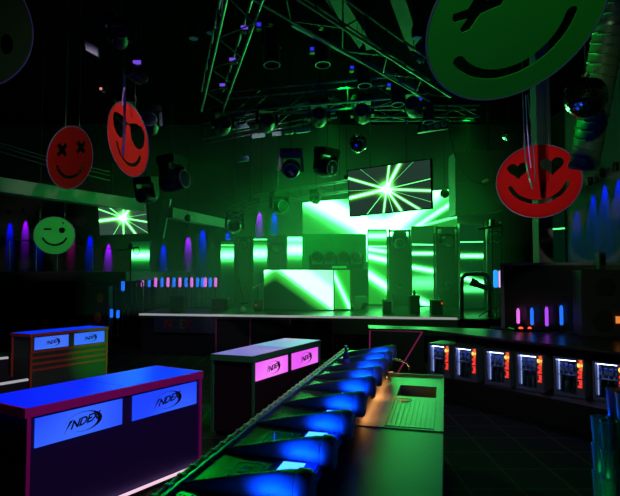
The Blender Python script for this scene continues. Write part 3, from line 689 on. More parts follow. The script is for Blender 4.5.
# mats with lettering
for i, (yy, lab) in enumerate(((ys[1] - .27, 'dark rubber bar mat with outlined lettering in front of the second shade'), (ys[2] - .27, 'dark rubber bar mat crossed by a blue rod'))):
    p = bl(.225, yy, ZB + .001)
    t = thing('bar_mat', lab, 'bar mat', p, bar_ang, 'bar mats')
    MB().box((0, 0, .003), (.21, .34, .006)).bevel(.002, 1).build('mat', mat('mat_rubber', (.012, .014, .03), .5), t)
    w, l, r = .075, .150, .03
    def rr(w, l, r): return [(sx * (w - r) + r * math.cos(a), sy * (l - r) + r * math.sin(a)) for sx, sy, a0 in ((1, 1, 0), (-1, 1, 90), (-1, -1, 180), (1, -1, 270)) for a in [R(a0 + q * 18) for q in range(6)]]
    me = curve_mesh([rr(w, l, r), rr(w - .011, l - .011, r - .008)], .001)
    INKB = mat('mat_print_blue', (.16, .24, .95), .5)
    MB().mesh(me).xf(Matrix.Translation((0, 0, .0072))).build('outline', INKB, t); bpy.data.meshes.remove(me)
    me = text_mesh('BURNING', .082, depth=.001, spacing=.93, bold=.001)
    mb = MB().mesh(me); bpy.data.meshes.remove(me)
    mb.xf(Matrix.Translation((0, 0, .0072)) @ Matrix.Rotation(R(90), 4, 'Z') @ Matrix.Diagonal((.60, .95, 1, 1))).build('lettering', INKB, t)
    if i:
        t = thing('drinking_straw', 'short blue rod lying across the second bar mat', 'straw', bl(.225, yy - .02, ZB + .0125), bar_ang)
        MB().tube((-.03, .10, .006), (.025, -.08, .006), .006).build('tube', mat('straw_blue_glow', (.03, .08, .9), .4, emit=(0, .02, 1), strength=.25), t, True); MB().tube((-.032, .106, .006), (-.03, .10, .006), .0065).build('bent_tip', mat('straw_blue_glow', (.03, .08, .9), .4), t, True)  # faint blue glow put into the straw colour; it is no lamp
# beer bottle
p = at_z(346, 369.6, ZB)
t = thing('beer_bottle', 'dark glass beer bottle standing on the far part of the bar', 'bottle', (p.x, p.y, ZB))
MB().lathe([(0, 0), (.030, 0), (.033, .006), (.033, .125), (.028, .15), (.014, .185), (.013, .225), (.0, .225)], seg=18).build('glass', mat('bottle_glass', (.03, .05, .09), .08), t, True)
MB().lathe([(.0337, .04), (.0337, .105)], seg=18).build('label', mat('bottle_label', (.12, .10, .42), .5), t, True); MB().tube((0, 0, .224), (0, 0, .234), .0145).build('cap', STEEL, t, True)

# warm strip lamp under the inner edge of the bar, above the sink
ty0, ty1 = ((at_z(400, 429.5, ZW) - O0).dot(BD) + .3), ((at_z(443, 377.5, ZW) - O0).dot(BD) - .1)
MB().box((.508, (ty0 + ty1) / 2, ZB - .075), (.016, ty1 - ty0, .02)).build('strip_lamp', mat('warm_strip', (.8, .6, .3), .4, emit=(1, .42, .12), strength=7), bar)
# worktop behind the bar and the sink unit
wy0 = -1.6
def along(px, py, z): return (at_z(px, py, z) - O0).dot(BD)
wy1, wy2, wy3 = along(400, 429.5, ZW), along(440, 385, ZW), along(443, 377.5, ZW)
wx0 = .42; wx1 = (at_z(443.5, 440, ZW) - O0).dot(BN)
t = thing('work_counter', 'dark work counter behind the bar reflecting blue and green light', 'counter', bl(0, 0, 0), bar_ang)
MB().box(((wx0 + wx1) / 2, (wy0 + wy1) / 2, ZW - .02), (wx1 - wx0, wy1 - wy0 - .004, .04)).bevel(.004, 1).build('worktop', LAMIN, t)
MB().box(((wx0 + wx1) / 2 - .02, (wy0 + wy1) / 2, (ZW - .04) / 2), (wx1 - wx0 - .04, wy1 - wy0 - .02, ZW - .04)).build('cabinet', BLACK, t)
t = thing('sink_unit', 'stainless steel sink unit with ribbed drainboard behind the bar', 'sink', bl(0, 0, 0), bar_ang)
L = wy3 - wy1; by0, by1 = wy1 + L * .56, wy1 + L * .86; bx0, bx1 = wx0 + .30, wx1 - .07
by0 = along(410, 396.5, ZW); by1 = along(410, 385.5, ZW)
zb = ZW - .012
mb = MB()
for (xa, xb, ya, yb) in ((wx0, wx1, wy1, by0), (wx0, bx0, by0, by1), (bx1, wx1, by0, by1), (wx0, wx1, by1, wy3)):
    mb.box(((xa + xb) / 2, (ya + yb) / 2, ZW - .006), (xb - xa, yb - ya, .012))
mb.build('top_sheet', STEEL, t)
mb = MB()                                                           # raised lip
mb.box((wx1 - .012, (wy1 + wy3) / 2, ZW + .004), (.024, wy3 - wy1, .012)); mb.box(((wx0 + wx1) / 2, wy1 + .012, ZW + .003), (wx1 - wx0, .02, .010)); mb.box(((wx0 + wx1) / 2, wy3 - .01, ZW + .01), (wx1 - wx0, .02, .03))
mb.bevel(.003, 1).build('rim', STEEL, t)
mb = MB(); dep = .2
for c_, d_ in (((bx0 - .006, (by0 + by1) / 2, ZW - dep / 2), (.012, by1 - by0, dep)), ((bx1 + .006, (by0 + by1) / 2, ZW - dep / 2), (.012, by1 - by0, dep)), (((bx0 + bx1) / 2, by0 - .006, ZW - dep / 2), (bx1 - bx0, .012, dep)), (((bx0 + bx1) / 2, by1 + .006, ZW - dep / 2), (bx1 - bx0, .012, dep)), (((bx0 + bx1) / 2, (by0 + by1) / 2, ZW - dep), (bx1 - bx0, by1 - by0, .012))):
    mb.box((c_[0], c_[1], c_[2] - .012), d_)
mb.build('basin', mat('basin_steel', (.5, .42, .4), .4, .8), t)
nr = 9; rx0, rx1 = bx0 + .03, bx1 - .03
for k in range(nr):
    x = rx0 + (rx1 - rx0) * k / (nr - 1)
    MB().box((x, (wy1 + by0) / 2 - .01, ZW + .002), (.012, by0 - wy1 - .16, .006)).bevel(.002, 1).build('drain_rib', STEEL, t)
for (xa, ya, xb, yb) in ((rx0 - .03, wy1 + .06, rx0 - .03, by0 - .05), (rx1 + .03, wy1 + .06, rx1 + .03, by0 - .05), (rx0 - .03, wy1 + .06, rx1 + .03, wy1 + .06)):
    MB().tube((xa, ya, ZW + .001), (xb, yb, ZW + .001), .005, seg=6).build('drain_border', STEEL, t)
pd = at_z(405.5, 400.5, ZW); pl = bar.matrix_basis.inverted() @ pd
MB().lathe([(.0, .004), (.03, .004), (.045, .010), (.058, .006), (.060, 0)], Matrix.Translation((pl.x, pl.y, ZW)), 24).build('strainer', mat('strainer_steel', (.75, .75, .72), .35, .6), t, True)
MB().box(((wx0 + wx1) / 2, (wy1 + wy3) / 2, (ZW - dep - .04) / 2), (wx1 - wx0 - .03, wy3 - wy1 - .02, ZW - dep - .04)).build('cabinet', BLACK, t)
MB().box((wx1 - .012, (wy1 + wy3) / 2, ZW - dep / 2 - .02), (.012, wy3 - wy1, dep - .02)).build('side_skirt', BLACK, t)
for px, py in ((444.2, 393.5), (445, 404)):
    q = bar.matrix_basis.inverted() @ at_z(px, py, ZW - .05)
    MB().tube((wx1 - .006, q.y, ZW - .07), (wx1 + .02, q.y, ZW - .07), .012, seg=12).build('knob', STEEL, t, True)
# tap
pb = bar.matrix_basis.inverted() @ at_z(387.5, 378.5, ZW); Zl = ZW
t = thing('mixer_tap', 'chrome swan-neck mixer tap at the sink', 'tap', bl(pb.x, pb.y, ZW), bar_ang)
MB().lathe([(.03, 0), (.03, .01), (.018, .02), (.018, .10), (.012, .11)], seg=16).build('base', CHROME, t, True)
sp = [(0, 0, .10)] + [(.0 + .0, 0, .16)] + [(.02, -.0, .20), (.06, -.01, .215), (.16, -.03, .20), (.215, -.04, .18), (.235, -.045, .14), (.235, -.045, .11)]
MB().path(sp, .011, 10).build('spout', CHROME, t, True)
MB().tube((0, 0, .06), (.07, -.06, .085), .008).build('lever', CHROME, t, True); MB().tube((-.06, -.02, 0), (-.06, -.02, .07), .014, .02).build('valve', CHROME, t, True)

# ------------------------------------------------------------------ the second bar with the fridges
N1, N2 = at_z(425, 329.6, ZB), at_z(616, 351.5, ZB)
F1, F2 = at_z(367.8, 325, ZB), at_z(564, 331.2, ZB)
N0 = at_z(369, 328.3, ZB)
e2 = N2 + (N2 - N1).normalized() * 1.2; f2 = F2 + (F2 - F1).normalized() * 2.0
sb = thing('fridge_bar', 'angled dark bar with a glossy top above the row of small fridges', 'bar counter', (F1.x, F1.y, 0))
MB().prism([N0, N1, N2, e2, Vector((e2.x + .6, f2.y, 0)), f2, F2, F1], ZB - .03, ZB).build('counter_top', mat('bar_top_dark', (.035, .035, .04), .30, noise=.08, scale=6), sb, world=True)
fd = (N2 - N1).normalized(); fn = Vector((-fd.y, fd.x, 0)) * 1.0     # fn points away from the bartender
if fn.y < 0: fn = -fn
nb = (N1 - N0).normalized(); nbn = Vector((-nb.y, nb.x, 0))
fr0 = at_z(428.5, 375, .36); 
MB().prism([N0 + nbn * .05, N1 + nbn * .05 - nb * .02, N1 + nbn * .6, F1 + Vector((.05, -.02, 0))], 0.0, ZB - .045).build('end_cabinet', mat('navy_black_board', (.012, .014, .022), .45), sb, world=True)
MB().prism([N1 + fn * .10, e2 + fn * .10, e2 + fn * .85, N1 + fn * .85], 0.0, .355).build('plinth', BLACK, sb, world=True)
MB().prism([N1 + fn * .80, e2 + fn * .80, e2 + fn * .85, N1 + fn * .85], .355, ZB - .045).build('back_board', BLACK, sb, world=True)
MB().prism([N1 + fn * .62, e2 + fn * .62, e2 + fn * .66, N1 + fn * .66], ZB - .14, ZB - .03).build('valance', mat('violet_valance', (.035, .02, .06), .5), sb, world=True)
# magenta V trim on the end cabinet
NEONM = mat('magenta_trim_light', (.6, .1, .4), .4, emit=(.55, .03, .22), strength=.20)
def oncab(x, y):                             # point on the end cabinet's front
    d = ray(x, y); n = nbn; p0 = N0 + nbn * .045; k = (p0 - Vector((0, 0, H))).dot(n) / d.dot(n)
    return Vector((0, 0, H)) + d * k
for a, b in (((370, 329.8), (422.5, 331.6)), ((370, 329.8), (369.2, 372)), ((422.5, 331.6), (397, 374))):
    MB().tube(oncab(*a), oncab(*b), .012, seg=8).build('trim_light', NEONM, sb, True, True)

# fridges
fang = math.atan2(fd.y, fd.x)
FW, FH, FDp = .395, .525, .42
def fridge_proto():
    t = thing('mini_fridge', '-', 'fridge', (0, 0, 0), 0, 'small drinks fridges under the bar')
    shell = mat('fridge_shell', (.30, .32, .42), .35, .5, noise=.05)
    mb = MB(); th = .03
    mb.box((-FW / 2 + th / 2, FDp / 2 + .03, FH / 2), (th, FDp, FH)); mb.box((FW / 2 - th / 2, FDp / 2 + .03, FH / 2), (th, FDp, FH))
    mb.box((0, FDp / 2 + .03, th / 2), (FW - 2 * th, FDp, th)); mb.box((0, FDp / 2 + .03, FH - th / 2), (FW - 2 * th, FDp, th)); mb.box((0, FDp + .02, FH / 2), (FW - 2 * th, .02, FH - 2 * th))
    mb.build('cabinet', shell, t)
    MB().box((0, FDp + .004, FH / 2), (FW - 2 * th, .01, FH - 2 * th)).build('liner', mat('fridge_liner', (.45, .48, .60), .5), t)
    for z in (.275,):
        MB().box((0, .22, z), (FW - 2 * th, .32, .012)).build('shelf', mat('fridge_shelf', (.5, .55, .65), .3, .3), t)
    MB().box((-.03, .075, FH - .048), (FW - .14, .03, .014)).build('lamp_strip', mat('fridge_lamp', (.8, .8, .9), .4, emit=(.45, .55, 1.0), strength=14.0), t)
    MB().box((-FW / 2 + .048, .075, FH / 2), (.012, .02, FH - .12)).build('lamp_strip', mat('fridge_side_lamp', (.8, .8, .9), .4, emit=(.4, .5, 1.0), strength=.8), t)
    d = thing('door', None, None); del_keys(d); d.parent = t
    fr = mat('fridge_door', (.16, .12, .26), .4)
    mb = MB(); fw = .034
    mb.box((-FW / 2 + fw / 2, 0, FH / 2), (fw, .045, FH)); mb.box((FW / 2 - .052, 0, FH / 2), (.104, .045, FH)); mb.box((-.035, 0, fw / 2), (FW - fw - .104 + .0, .045, fw)); mb.box((-.035, 0, FH - fw / 2), (FW - fw - .104, .045, fw))
    mb.build('door_frame', fr, d)
    MB().box((-.035, 0, FH / 2), (FW - fw - .104, .008, FH - 2 * fw)).build('door_glass', clear_mat('fridge_glass'), d)
    me = text_mesh('Red Bull', .085, depth=.001, spacing=.95, bold=.0025)
    LX = FW / 2 - .055
    mb = MB().mesh(me); bpy.data.meshes.remove(me)
    mb.xf(Matrix.Translation((LX, -.0245, .245)) @ Matrix.Rotation(R(90), 4, 'X') @ Matrix.Rotation(R(90), 4, 'Z') @ Matrix.Diagonal((.82, .86, 1, 1)))
    mb.build('lettering', mat('red_lit_letters', (.6, .02, .02), .4, emit=(1, .045, .025), strength=1.25), d)
    MB().tube((LX, -.0225, .435), (LX, -.0262, .435), .036, seg=20).build('emblem_disc', mat('yellow_lit', (.8, .6, .1), .4, emit=(1, .62, .12), strength=1.5), d)
    mb = MB()
    for s in (-1, 1):                        # two charging bulls, above and below the disc as the strip is turned
        body = [(0.004, .010), (.012, .022), (.022, .024), (.034, .018), (.046, .022), (.050, .010), (.044, .004), (.046, -.012), (.040, -.012), (.036, -.002), (.022, -.002), (.020, -.014), (.014, -.014), (.013, .0), (.004, .002), (-.002, -.004)]
        mb.slab([(LX + b * 1.5, -.0275, .435 + s * (a * 1.45 + .004)) for a, b in body], (0, .003, 0))
    mb.build('emblem_bulls', mat('orange_red_lit', (.6, .1, .03), .4, emit=(1, .14, .03), strength=1.0), d)
    MB().tube((FW / 2 - .012, -.035, .10), (FW / 2 - .012, -.035, .44), .008).build('handle', STEEL, d, True)
    return t
def del_keys(o):
    for k in list(o.keys()): del o[k]
FP = fridge_proto()
f0 = at_z(428.7, 375, .36); 
tops = [(428.7, 375), (455.5, 378.5), (486, 383.4), (517, 388), (553.5, 394.4), (593.4, 399.8)]
p0, p5 = at_z(*tops[0], .36), at_z(*tops[5], .36)
fdir = (p5 - p0).normalized(); fang = math.atan2(fdir.y, fdir.x)
fplace = ('at the end beside the magenta-trimmed cabinet', 'second from the magenta-trimmed cabinet', 'third from the magenta-trimmed cabinet', 'fourth from the magenta-trimmed cabinet', 'last but one before the stacked glasses', 'just above the stacked glasses')
CANM = [mat('can_blue', (.05, .07, .30), .35, .5), mat('can_silver', (.35, .36, .42), .35, .7), mat('bottle_dark', (.02, .025, .05), .15)]
def can_proto():
    t = thing('drink_can', '-', 'can', group='cans in the small fridges')
    MB().lathe([(0, 0), (.021, 0), (.0265, .010), (.0265, .125), (.022, .135), (0, .133)], seg=14).build('body', CANM[0], t, True)
    MB().lathe([(.0268, .045), (.0268, .095)], seg=14).build('label', CANM[1], t, True); return t
def flask_proto():
    t = thing('drink_bottle', '-', 'bottle', group='bottles in the small fridges')
    MB().lathe([(0, 0), (.030, 0), (.031, .10), (.026, .125), (.012, .16), (.012, .20), (0, .20)], seg=14).build('glass', CANM[2], t, True)
    MB().tube((0, 0, .199), (0, 0, .209), .0135).build('cap', CANM[1], t, True); return t
CP, BP = can_proto(), flask_proto(); n = 0
ORD6 = ('first', 'second', 'third', 'fourth', 'fifth', 'sixth')
for i in range(6):
    q = at_z(*tops[i], .36); s = (q - p0).dot(fdir)
    org = p0 + fdir * (s + FW / 2)
    again(FP, i == 0, (org.x, org.y, .36), (0, 0, fang), 'small glass-door drinks fridge with red lit lettering, ' + fplace[i])
    M = Matrix.Translation((org.x, org.y, .36)) @ Matrix.Rotation(fang, 4, 'Z')
    for k in range(4):
        again(CP, n == 0, M @ Vector((-.135 + k * .067, .10 + .02 * (k % 2), .2815)), (0, 0, k * 1.1), f'slim can on the shelf of the {ORD6[i]} small fridge from the magenta trim')
        n += 1
    for k in range(3):
        again(BP, i == 0 and k == 0, M @ Vector((-.125 + k * .085, .11, .0305)), (0, 0, 0), f'dark bottle at the bottom of the {ORD6[i]} small fridge from the magenta trim')

# dark glass booth on the second bar with glow capsules in front
g0, g1 = at_z(502.5, 327.5, ZB), at_z(640, 335, ZB)
gh = at_y(502.5, 263, g0.y).z - ZB
t = thing('booth_screen', 'large black glossy screen wall with a grey frame behind the glow capsules', 'screen wall', (g0.x, g0.y, ZB))
gn = Vector((-(g1 - g0).y, (g1 - g0).x, 0)).normalized(); up = Vector((0, 0, gh))
MB().slab([g0, g1, g1 + up, g0 + up], gn * .05).build('panel', mat('booth_gloss', (.006, .006, .010), .22), t, world=True)
GREYF = mat('grey_frame', (.15, .15, .17), .5)
gu = (g1 - g0).normalized()
MB().slab([g0 - gu * .02, g0 + gu * .04, g0 + gu * .04 + up, g0 - gu * .02 + up], gn * .06 ).xf(Matrix.Translation(-gn * .015)).build('frame', GREYF, t, world=True)
MB().slab([g0 + up - Vector((0, 0, .045)), g1 + up - Vector((0, 0, .045)), g1 + up, g0 + up], gn * .06).xf(Matrix.Translation(-gn * .015)).build('frame', GREYF, t, world=True)
VIOG = mat('violet_glow', (.3, .1, .5), .4, emit=(.45, .07, .95), strength=1.0)
for x, yt, yb, m, lab in ((518, 308, 323.5, PINKG, 'pink glow capsule on the bar, first from the frame edge of the black screen'), (531.8, 307.5, 325, BLUEG, 'blue glow capsule on the bar between the pink and violet ones'), (546.5, 306.5, 326, VIOG, 'violet glow capsule on the bar'), (561.2, 305, 325, BLUEG, 'blue glow capsule on the bar beside the dark loudspeaker'), (576, 304.5, 318, mat('dim_violet_tube', (.07, .03, .12), .5), 'unlit dark violet capsule on the bar')):
    Yp = g0.y - .35; pz = at_z(x, 328.5, ZB)
    k = (x - 502.5) / (640 - 502.5); Yp = (g0 + (g1 - g0) * k).y - .30
    a, b = at_y(x, yt, Yp), at_y(x, yb, Yp)
    t = thing('glow_capsule', lab, 'lamp', (a.x, Yp, ZB), 0, 'glow capsules on the bar')
    r = .026
    MB().lathe([(r * .7, b.z - ZB), (r, b.z - ZB + .02), (r, a.z - ZB - .05), (r * .6, a.z - ZB - .012), (0, a.z - ZB)], seg=16).build('glow_tube', m, t, True)
    MB().tube((0, 0, 0), (0, 0, max(.012, b.z - ZB)), r * .9, seg=14).build('base', BLACK, t, True)
    if 'unlit' not in lab: lamp('capsule_light', 'POINT', (a.x, Yp + .12, a.z - .05), tuple(m.node_tree.nodes['Principled BSDF'].inputs['Emission Color'].default_value[:3]), .05, size=.03)
# small console with red lights, flat tray
p = at_z(530, 330.5, ZB)
t = thing('control_console', 'flat black console with two glowing red lamps on the bar', 'console', (p.x, p.y, ZB))
MB().box((0, 0, .02), (.62, .26, .04)).bevel(.008, 1).build('body', GLOSSB, t)
for x, s in ((528.5, 1.0), (537.5, .8)):
    q = at_z(x, 330, ZB + .05); MB().lathe([(.035 * s, 0), (.03 * s, .02), (0, .03)], Matrix.Translation((q.x - p.x, -.08, .04)), 14).build('red_lamp', mat('red_lamp_glow', (.6, .05, .02), .4, emit=(1, .07, .02), strength=2.2), t, True)
p = at_z(505, 326.8, ZB)
t = thing('serving_tray', 'round glossy tray on the bar before the console', 'tray', (p.x - .1, p.y - .25, ZB))
MB().lathe([(0, .004), (.20, .004), (.22, .02), (.225, .02), (.21, 0), (0, 0)], seg=32).build('dish', mat('tray_gloss', (.04, .04, .05), .12), t, True)
MB().path([(.223 * math.cos(k * math.pi / 16), .223 * math.sin(k * math.pi / 16), .02) for k in range(33)], .005, 6).build('rim', DARKALU, t, True)
# loudspeaker with round cone
p = at_z(602, 338, ZB); a = at_y(583, 270, p.y); b = at_y(640, 270, p.y)
t = thing('loudspeaker', 'dark purple loudspeaker with round cones at the bar end', 'loudspeaker', ((a.x + b.x) / 2, p.y, ZB), R(-8))
w = b.x - a.x; h = a.z - ZB
MB().box((0, .2, h / 2), (w, .38, h)).bevel(.015, 1).build('cabinet', mat('dark_purple_paint', (.045, .025, .05), .6), t)
for x, y, r in ((606, 287, .14), (604, 321, .15)):
    q = at_y(x, y, p.y)
    MB().lathe([(r, 0), (r, .012), (r * .85, .016), (r * .3, -.0), (0, .012)], Matrix.Translation((q.x - t.location.x, .004, q.z - ZB)) @ Matrix.Rotation(R(90), 4, 'X'), 28).build('speaker_cone', BLACK, t, True)
q = at_y(619, 320, p.y - .05)
MB().box((q.x - t.location.x, -.02, q.z - ZB), (.05, .02, .10)).build('indicator', mat('orange_lamp', (.6, .2, .05), .4, emit=(1, .28, .05), strength=.8), t)
a = at_y(607.5, 259, p.y - .0)
t = thing('small_speaker', 'small violet box standing on the grey frame above the loudspeaker', 'speaker', (a.x, p.y + .18, g0.z + 0))
zt_ = at_y(607, 258.5, p.y + .18).z; t.location.z = ZB + h
MB().box((0, 0, .13), (.10, .12, .26)).bevel(.01, 1).build('body', mat('violet_box', (.10, .05, .12), .6), t); MB().box((0, -.06, .15), (.07, .01, .15)).build('grille', BLACK, t)

# stacked glasses on a low counter at the picture edge
t = thing('glass_counter', 'low dark counter under the stacked glasses', 'counter', (at_y(614, 500, 2.6).x + .12, 2.62, 0))
MB().box((.05, 0, .39), (.42, .34, .78)).build('body', BLACK, t); MB().box((.05, 0, .79), (.44, .36, .02)).build('counter_top', GLOSSB, t)
gx0 = at_y(612, 480, 2.52).x
def glass_proto():
    t = thing('drinking_glass', '-', 'glass', group='stacked drinking glasses')
    m = bpy.data.materials.new('clear_glass'); m.use_nodes = True; b = m.node_tree.nodes['Principled BSDF']
    b.inputs['Base Color'].default_value = (.75, .82, 1, 1); b.inputs['Transmission Weight'].default_value = .6; b.inputs['Roughness'].default_value = .14; b.inputs['IOR'].default_value = 1.45
    prof = [(0, 0), (.026, 0), (.029, .004), (.038, .135), (.0365, .135), (.028, .012), (0, .010)]
    bm = MB().lathe(prof, seg=14)
    bm.build('bowl', m, t); MB().path([(.0375 * math.cos(k * math.pi / 8), .0375 * math.sin(k * math.pi / 8), .135) for k in range(17)], .0014, 5).build('rim', mat('glass_rim', (.5, .55, .6), .15, .3), t, True)
    return t
GP = glass_proto(); first = True
tier = ('bottom', 'second', 'third', 'fourth', 'topmost')
for lv in range(5):
    for col in range(2):
        for rw in range(2):
            if lv == 4 and col == 0: continue
            again(GP, first, (gx0 + col * .079 + (.0 if lv < 4 else 0), 2.54 + rw * .08, .80 + lv * .1355), (0, 0, lv + col * .7 + rw), f'clear tumbler lit blue and green in the {tier[lv]} tier of the glass stack'); first = False
# ------------------------------------------------------------------ hanging screens
def hung_screen(label, tl, tr, br, bl_, Yl, Yr, m):
    a, b, c, d = at_y(*bl_, Yl), at_y(*br, Yr), at_y(*tr, Yr), at_y(*tl, Yl)
    n = (b - a).cross(d - a).normalized()
    if n.y > 0: n = -n
    ctr = (a + b + c + d) / 4
    t = thing('hanging_screen', label, 'screen', (ctr.x, ctr.y, d.z))
    u = (b - a).normalized()
    MB().slab([p for p in (a - u * .02 - Vector((0, 0, .02)), b + u * .02 - Vector((0, 0, .02)), c + u * .02 + Vector((0, 0, .02)), d - u * .02 + Vector((0, 0, .02)))], -n * .07).build('bezel', GLOSSB, t, world=True)
    MB().quad_uv(a + n * .004, b + n * .004, c + n * .004, d + n * .004).build('display', m, t, world=True)
    for k in (.28, .72):
        p = d.lerp(c, k) - n * .04; MB().tube(p - Vector((0, 0, .1)), Vector((p.x, p.y, 6.2)), .012).build('drop_pole', DARKALU, t, True, True)
SBG = (0.016, 0.042, 0.028)
rays = [(58, .05, 1.0), (80, .028, .9), (158, .028, .9), (187, .05, 1.0), (262, .026, .85), (-58, .035, .9), (-36, .028, .9), (-9, .032, .9), (228, .007, .5), (6, .008, .5), (176, .004, .25), (40, .004, .25), (-22, .004, .25), (138, .004, .2), (-75, .008, .3)]
ctr = (.475, .50)
hung_screen('large hanging screen with a green starburst in front of the video wall', (348, 171.2), (430, 159.5), (431.3, 207.8), (350.3, 216), 11.5, 10.5, screen_mat('starburst_large', 1.78, SBG, rays, ctr, flare=.15, green=(.22, 1.0, .02), core_gain=2.0, gain=.95))
rays2 = [(52, .06, 1.0), (84, .035, .8), (140, .02, .5), (157, .022, .5), (183, .06, 1.0), (-56, .04, .9), (-92, .03, .7), (-14, .025, .8), (236, .008, .4), (5, .006, .25), (-35, .008, .3)]
hung_screen('smaller hanging screen with a green starburst above the framed LED column', (98.2, 202), (145.5, 197.2), (147.8, 233), (100, 235.3), 15.6, 14.3, screen_mat('starburst_small', 1.4, (.03, .065, .05), rays2, (.53, .47), flare=.17, green=(.25, 1.0, .02), core_gain=2.0, gain=.95))

# big dark speaker cluster hung over the stage end
a, b = at_y(455, 152, 14.6), at_y(505, 150, 14.0); d, c = at_y(455.5, 215, 14.6), at_y(505, 210, 14.0)
t = thing('speaker_cluster', 'large dark speaker cluster hung above the stage end beside the red heart-eyed face', 'loudspeaker', (a + b) / 2)
mid0, mid1 = a.lerp(d, .5), b.lerp(c, .5)
BK = (0, .7, 0); DG = mat('cluster_paint', (.05, .055, .05), .75)
MB().slab([a, b, mid1 + Vector((0, 0, .01)), mid0 + Vector((0, 0, .01))], BK).build('cabinet', DG, t, world=True); MB().slab([mid0, mid1, c, d], BK).build('cabinet', DG, t, world=True)
MB().tube(a.lerp(b, .3) + Vector((0, .3, 0)), a.lerp(b, .3) + Vector((0, .3, 2.4)), .02).tube(a.lerp(b, .75) + Vector((0, .3, 0)), a.lerp(b, .75) + Vector((0, .3, 2.4)), .02).build('rigging_wire', BLACK, t, world=True)
q = at_y(487, 180, 13.9); MB().tube(q, q + Vector((0, .3, 0)), .045, seg=14).build('badge', mat('copper_badge', (.5, .22, .12), .5), t, world=True)
t = thing('hanging_cable', 'thin slack cable curving down in front of the speaker cluster', 'cable', at_y(447, 80, 12))
cp = [(447.5, 60), (447, 100), (449, 130), (455, 156), (464, 174), (474, 182), (486, 184.5)]
MB().path([at_y(x, y, 12 + i * .2) for i, (x, y) in enumerate(cp)], .018).build('cable', BLACK, t, True, True)

# ------------------------------------------------------------------ trusses
def truss(label, p0, p1, w, hgt, step=.55, chord=.021, top=True):
    p0, p1 = Vector(p0), Vector(p1); d = (p1 - p0).normalized(); s = Vector((d.y, -d.x, 0)).normalized() * w / 2; up = Vector((0, 0, hgt))
    t = thing('lighting_truss', label, 'truss', p0)
    cs = [s, -s, s + up, -s + up]
    for o in cs: MB().tube(p0 + o, p1 + o, chord, seg=8).build('chord', ALU, t, True, True)
    mb = MB(); L = (p1 - p0).length; n = max(2, int(L / step))
    for i in range(n):
        a, b = p0 + d * (L * i / n), p0 + d * (L * (i + 1) / n)
        for u, v in ((cs[0], cs[2]), (cs[1], cs[3]), (cs[0], cs[1])):
            u, v = (u, v) if i % 2 else (v, u)
            mb.tube(a + u, b + v, chord * .5, seg=5)
        mb.tube(a + cs[0], a + cs[2], chord * .5, seg=5); mb.tube(a + cs[1], a + cs[3], chord * .5, seg=5)
    mb.build('lattice', mat('lattice_black', (.04, .04, .045), .5), t, world=True)
    for q in (.12, .88):
        m = p0.lerp(p1, q) + up; MB().tube(m, Vector((m.x, m.y, 7.7)), .012, seg=6).build('hoist_chain', BLACK, t, True, True)
    return t
ZR = 5.35
TL0, TL1 = at_z(248, 8, ZR), at_z(212, 112, ZR)
truss('long lighting truss running from the near ceiling towards the stage on the balcony side', at_z(262, -60, ZR), TL1, .42, .42)
TR0, TR1 = at_z(236, -25, ZR), at_z(440, 99, ZR)
truss('long lighting truss slanting across the ceiling towards the speaker cluster', TR0, TR1, .42, .42)
truss('cross truss closing the triangle of trusses above the stage front', at_z(214, 116, ZR), at_z(404, 101, ZR), .40, .42)
truss('rear truss above the stage carrying the pale lamp panels', at_y(205, 141, 13.6), at_y(336, 115, 13.0), .4, .4)
truss('short high truss over the stage behind the slack cable', at_y(368, 119, 13.2), at_y(478, 119, 13.2), .35, .3)
truss('low truss over the back of the stage below the hanging moving heads', at_y(250, 207, 17.6), at_y(352, 190, 17.2), .4, .35)

# moving heads hung from the rig
HM = 'moving heads hung over the stage'
def hung(x, y, Y, label, scale=1.0, tilt=0, yaw=0):
    p = at_y(x, y, Y)
    o = moving_head(p, (R(180 + tilt), 0, R(180 + yaw)), label, scale)
    MB().tube(p - Vector((0, 0, .01)), Vector((p.x, p.y, 7.75)), .007, seg=6).build('hanger', BLACK, o, True, True)
    return p
hung(291, 149, 11.0, 'moving head with its lens turned to the hall, hung beside the large starburst screen', 1.38, -24)
hung(327.5, 148, 11.3, 'moving head turned aside, hung just beside the large starburst screen', 1.42, -10, 40)
hung(145.5, 177, 10.8, 'moving head hung beside the smaller starburst screen', 1.25, -10, -18)
hung(172, 157, 10.2, 'moving head hung above the beam brace', 1.55, 5, 70)
hung(279.5, 192, 15.6, 'small moving head hung above the banded columns', 1.5, 0, 30)
hung(234.5, 212, 16.0, 'small moving head hung above the column with the glowing posts', 1.5, 0, 10)
hung(316, 190, 16.4, 'small moving head hung before the video wall edge', 1.0, 10, -40)
hung(222.5, 110, 10.9, 'dark moving head under the end of the cross truss beside the balcony', 1.2, 8, 20)
hung(266.5, 107, 10.8, 'dark moving head under the cross truss above the pale panels', 1.2, 8, 10)
hung(319, 101, 10.6, 'dark moving head under the middle of the cross truss', 1.2, 8, 0)
hung(362.5, 97, 10.4, 'dark moving head under the cross truss above the mirror ball', 1.2, 8, -10)
hung(414, 90, 10.2, 'dark moving head under the meeting point of the trusses', 1.2, 8, -20)
hung(120, 22, 6.0, 'dark moving head high above the red face with sunglasses', .7, 10, 20)
hung(140, 58, 6.6, 'dark moving head between the red face and the ceiling', .75, 10, -30)
hung(125, 96, 8.2, 'dark moving head hidden behind the top of the red sunglasses face', 1.0, 0, 15)
hung(150, 108, 8.2, 'dark moving head just beside the top of the red sunglasses face', 1.0, 15, 15)
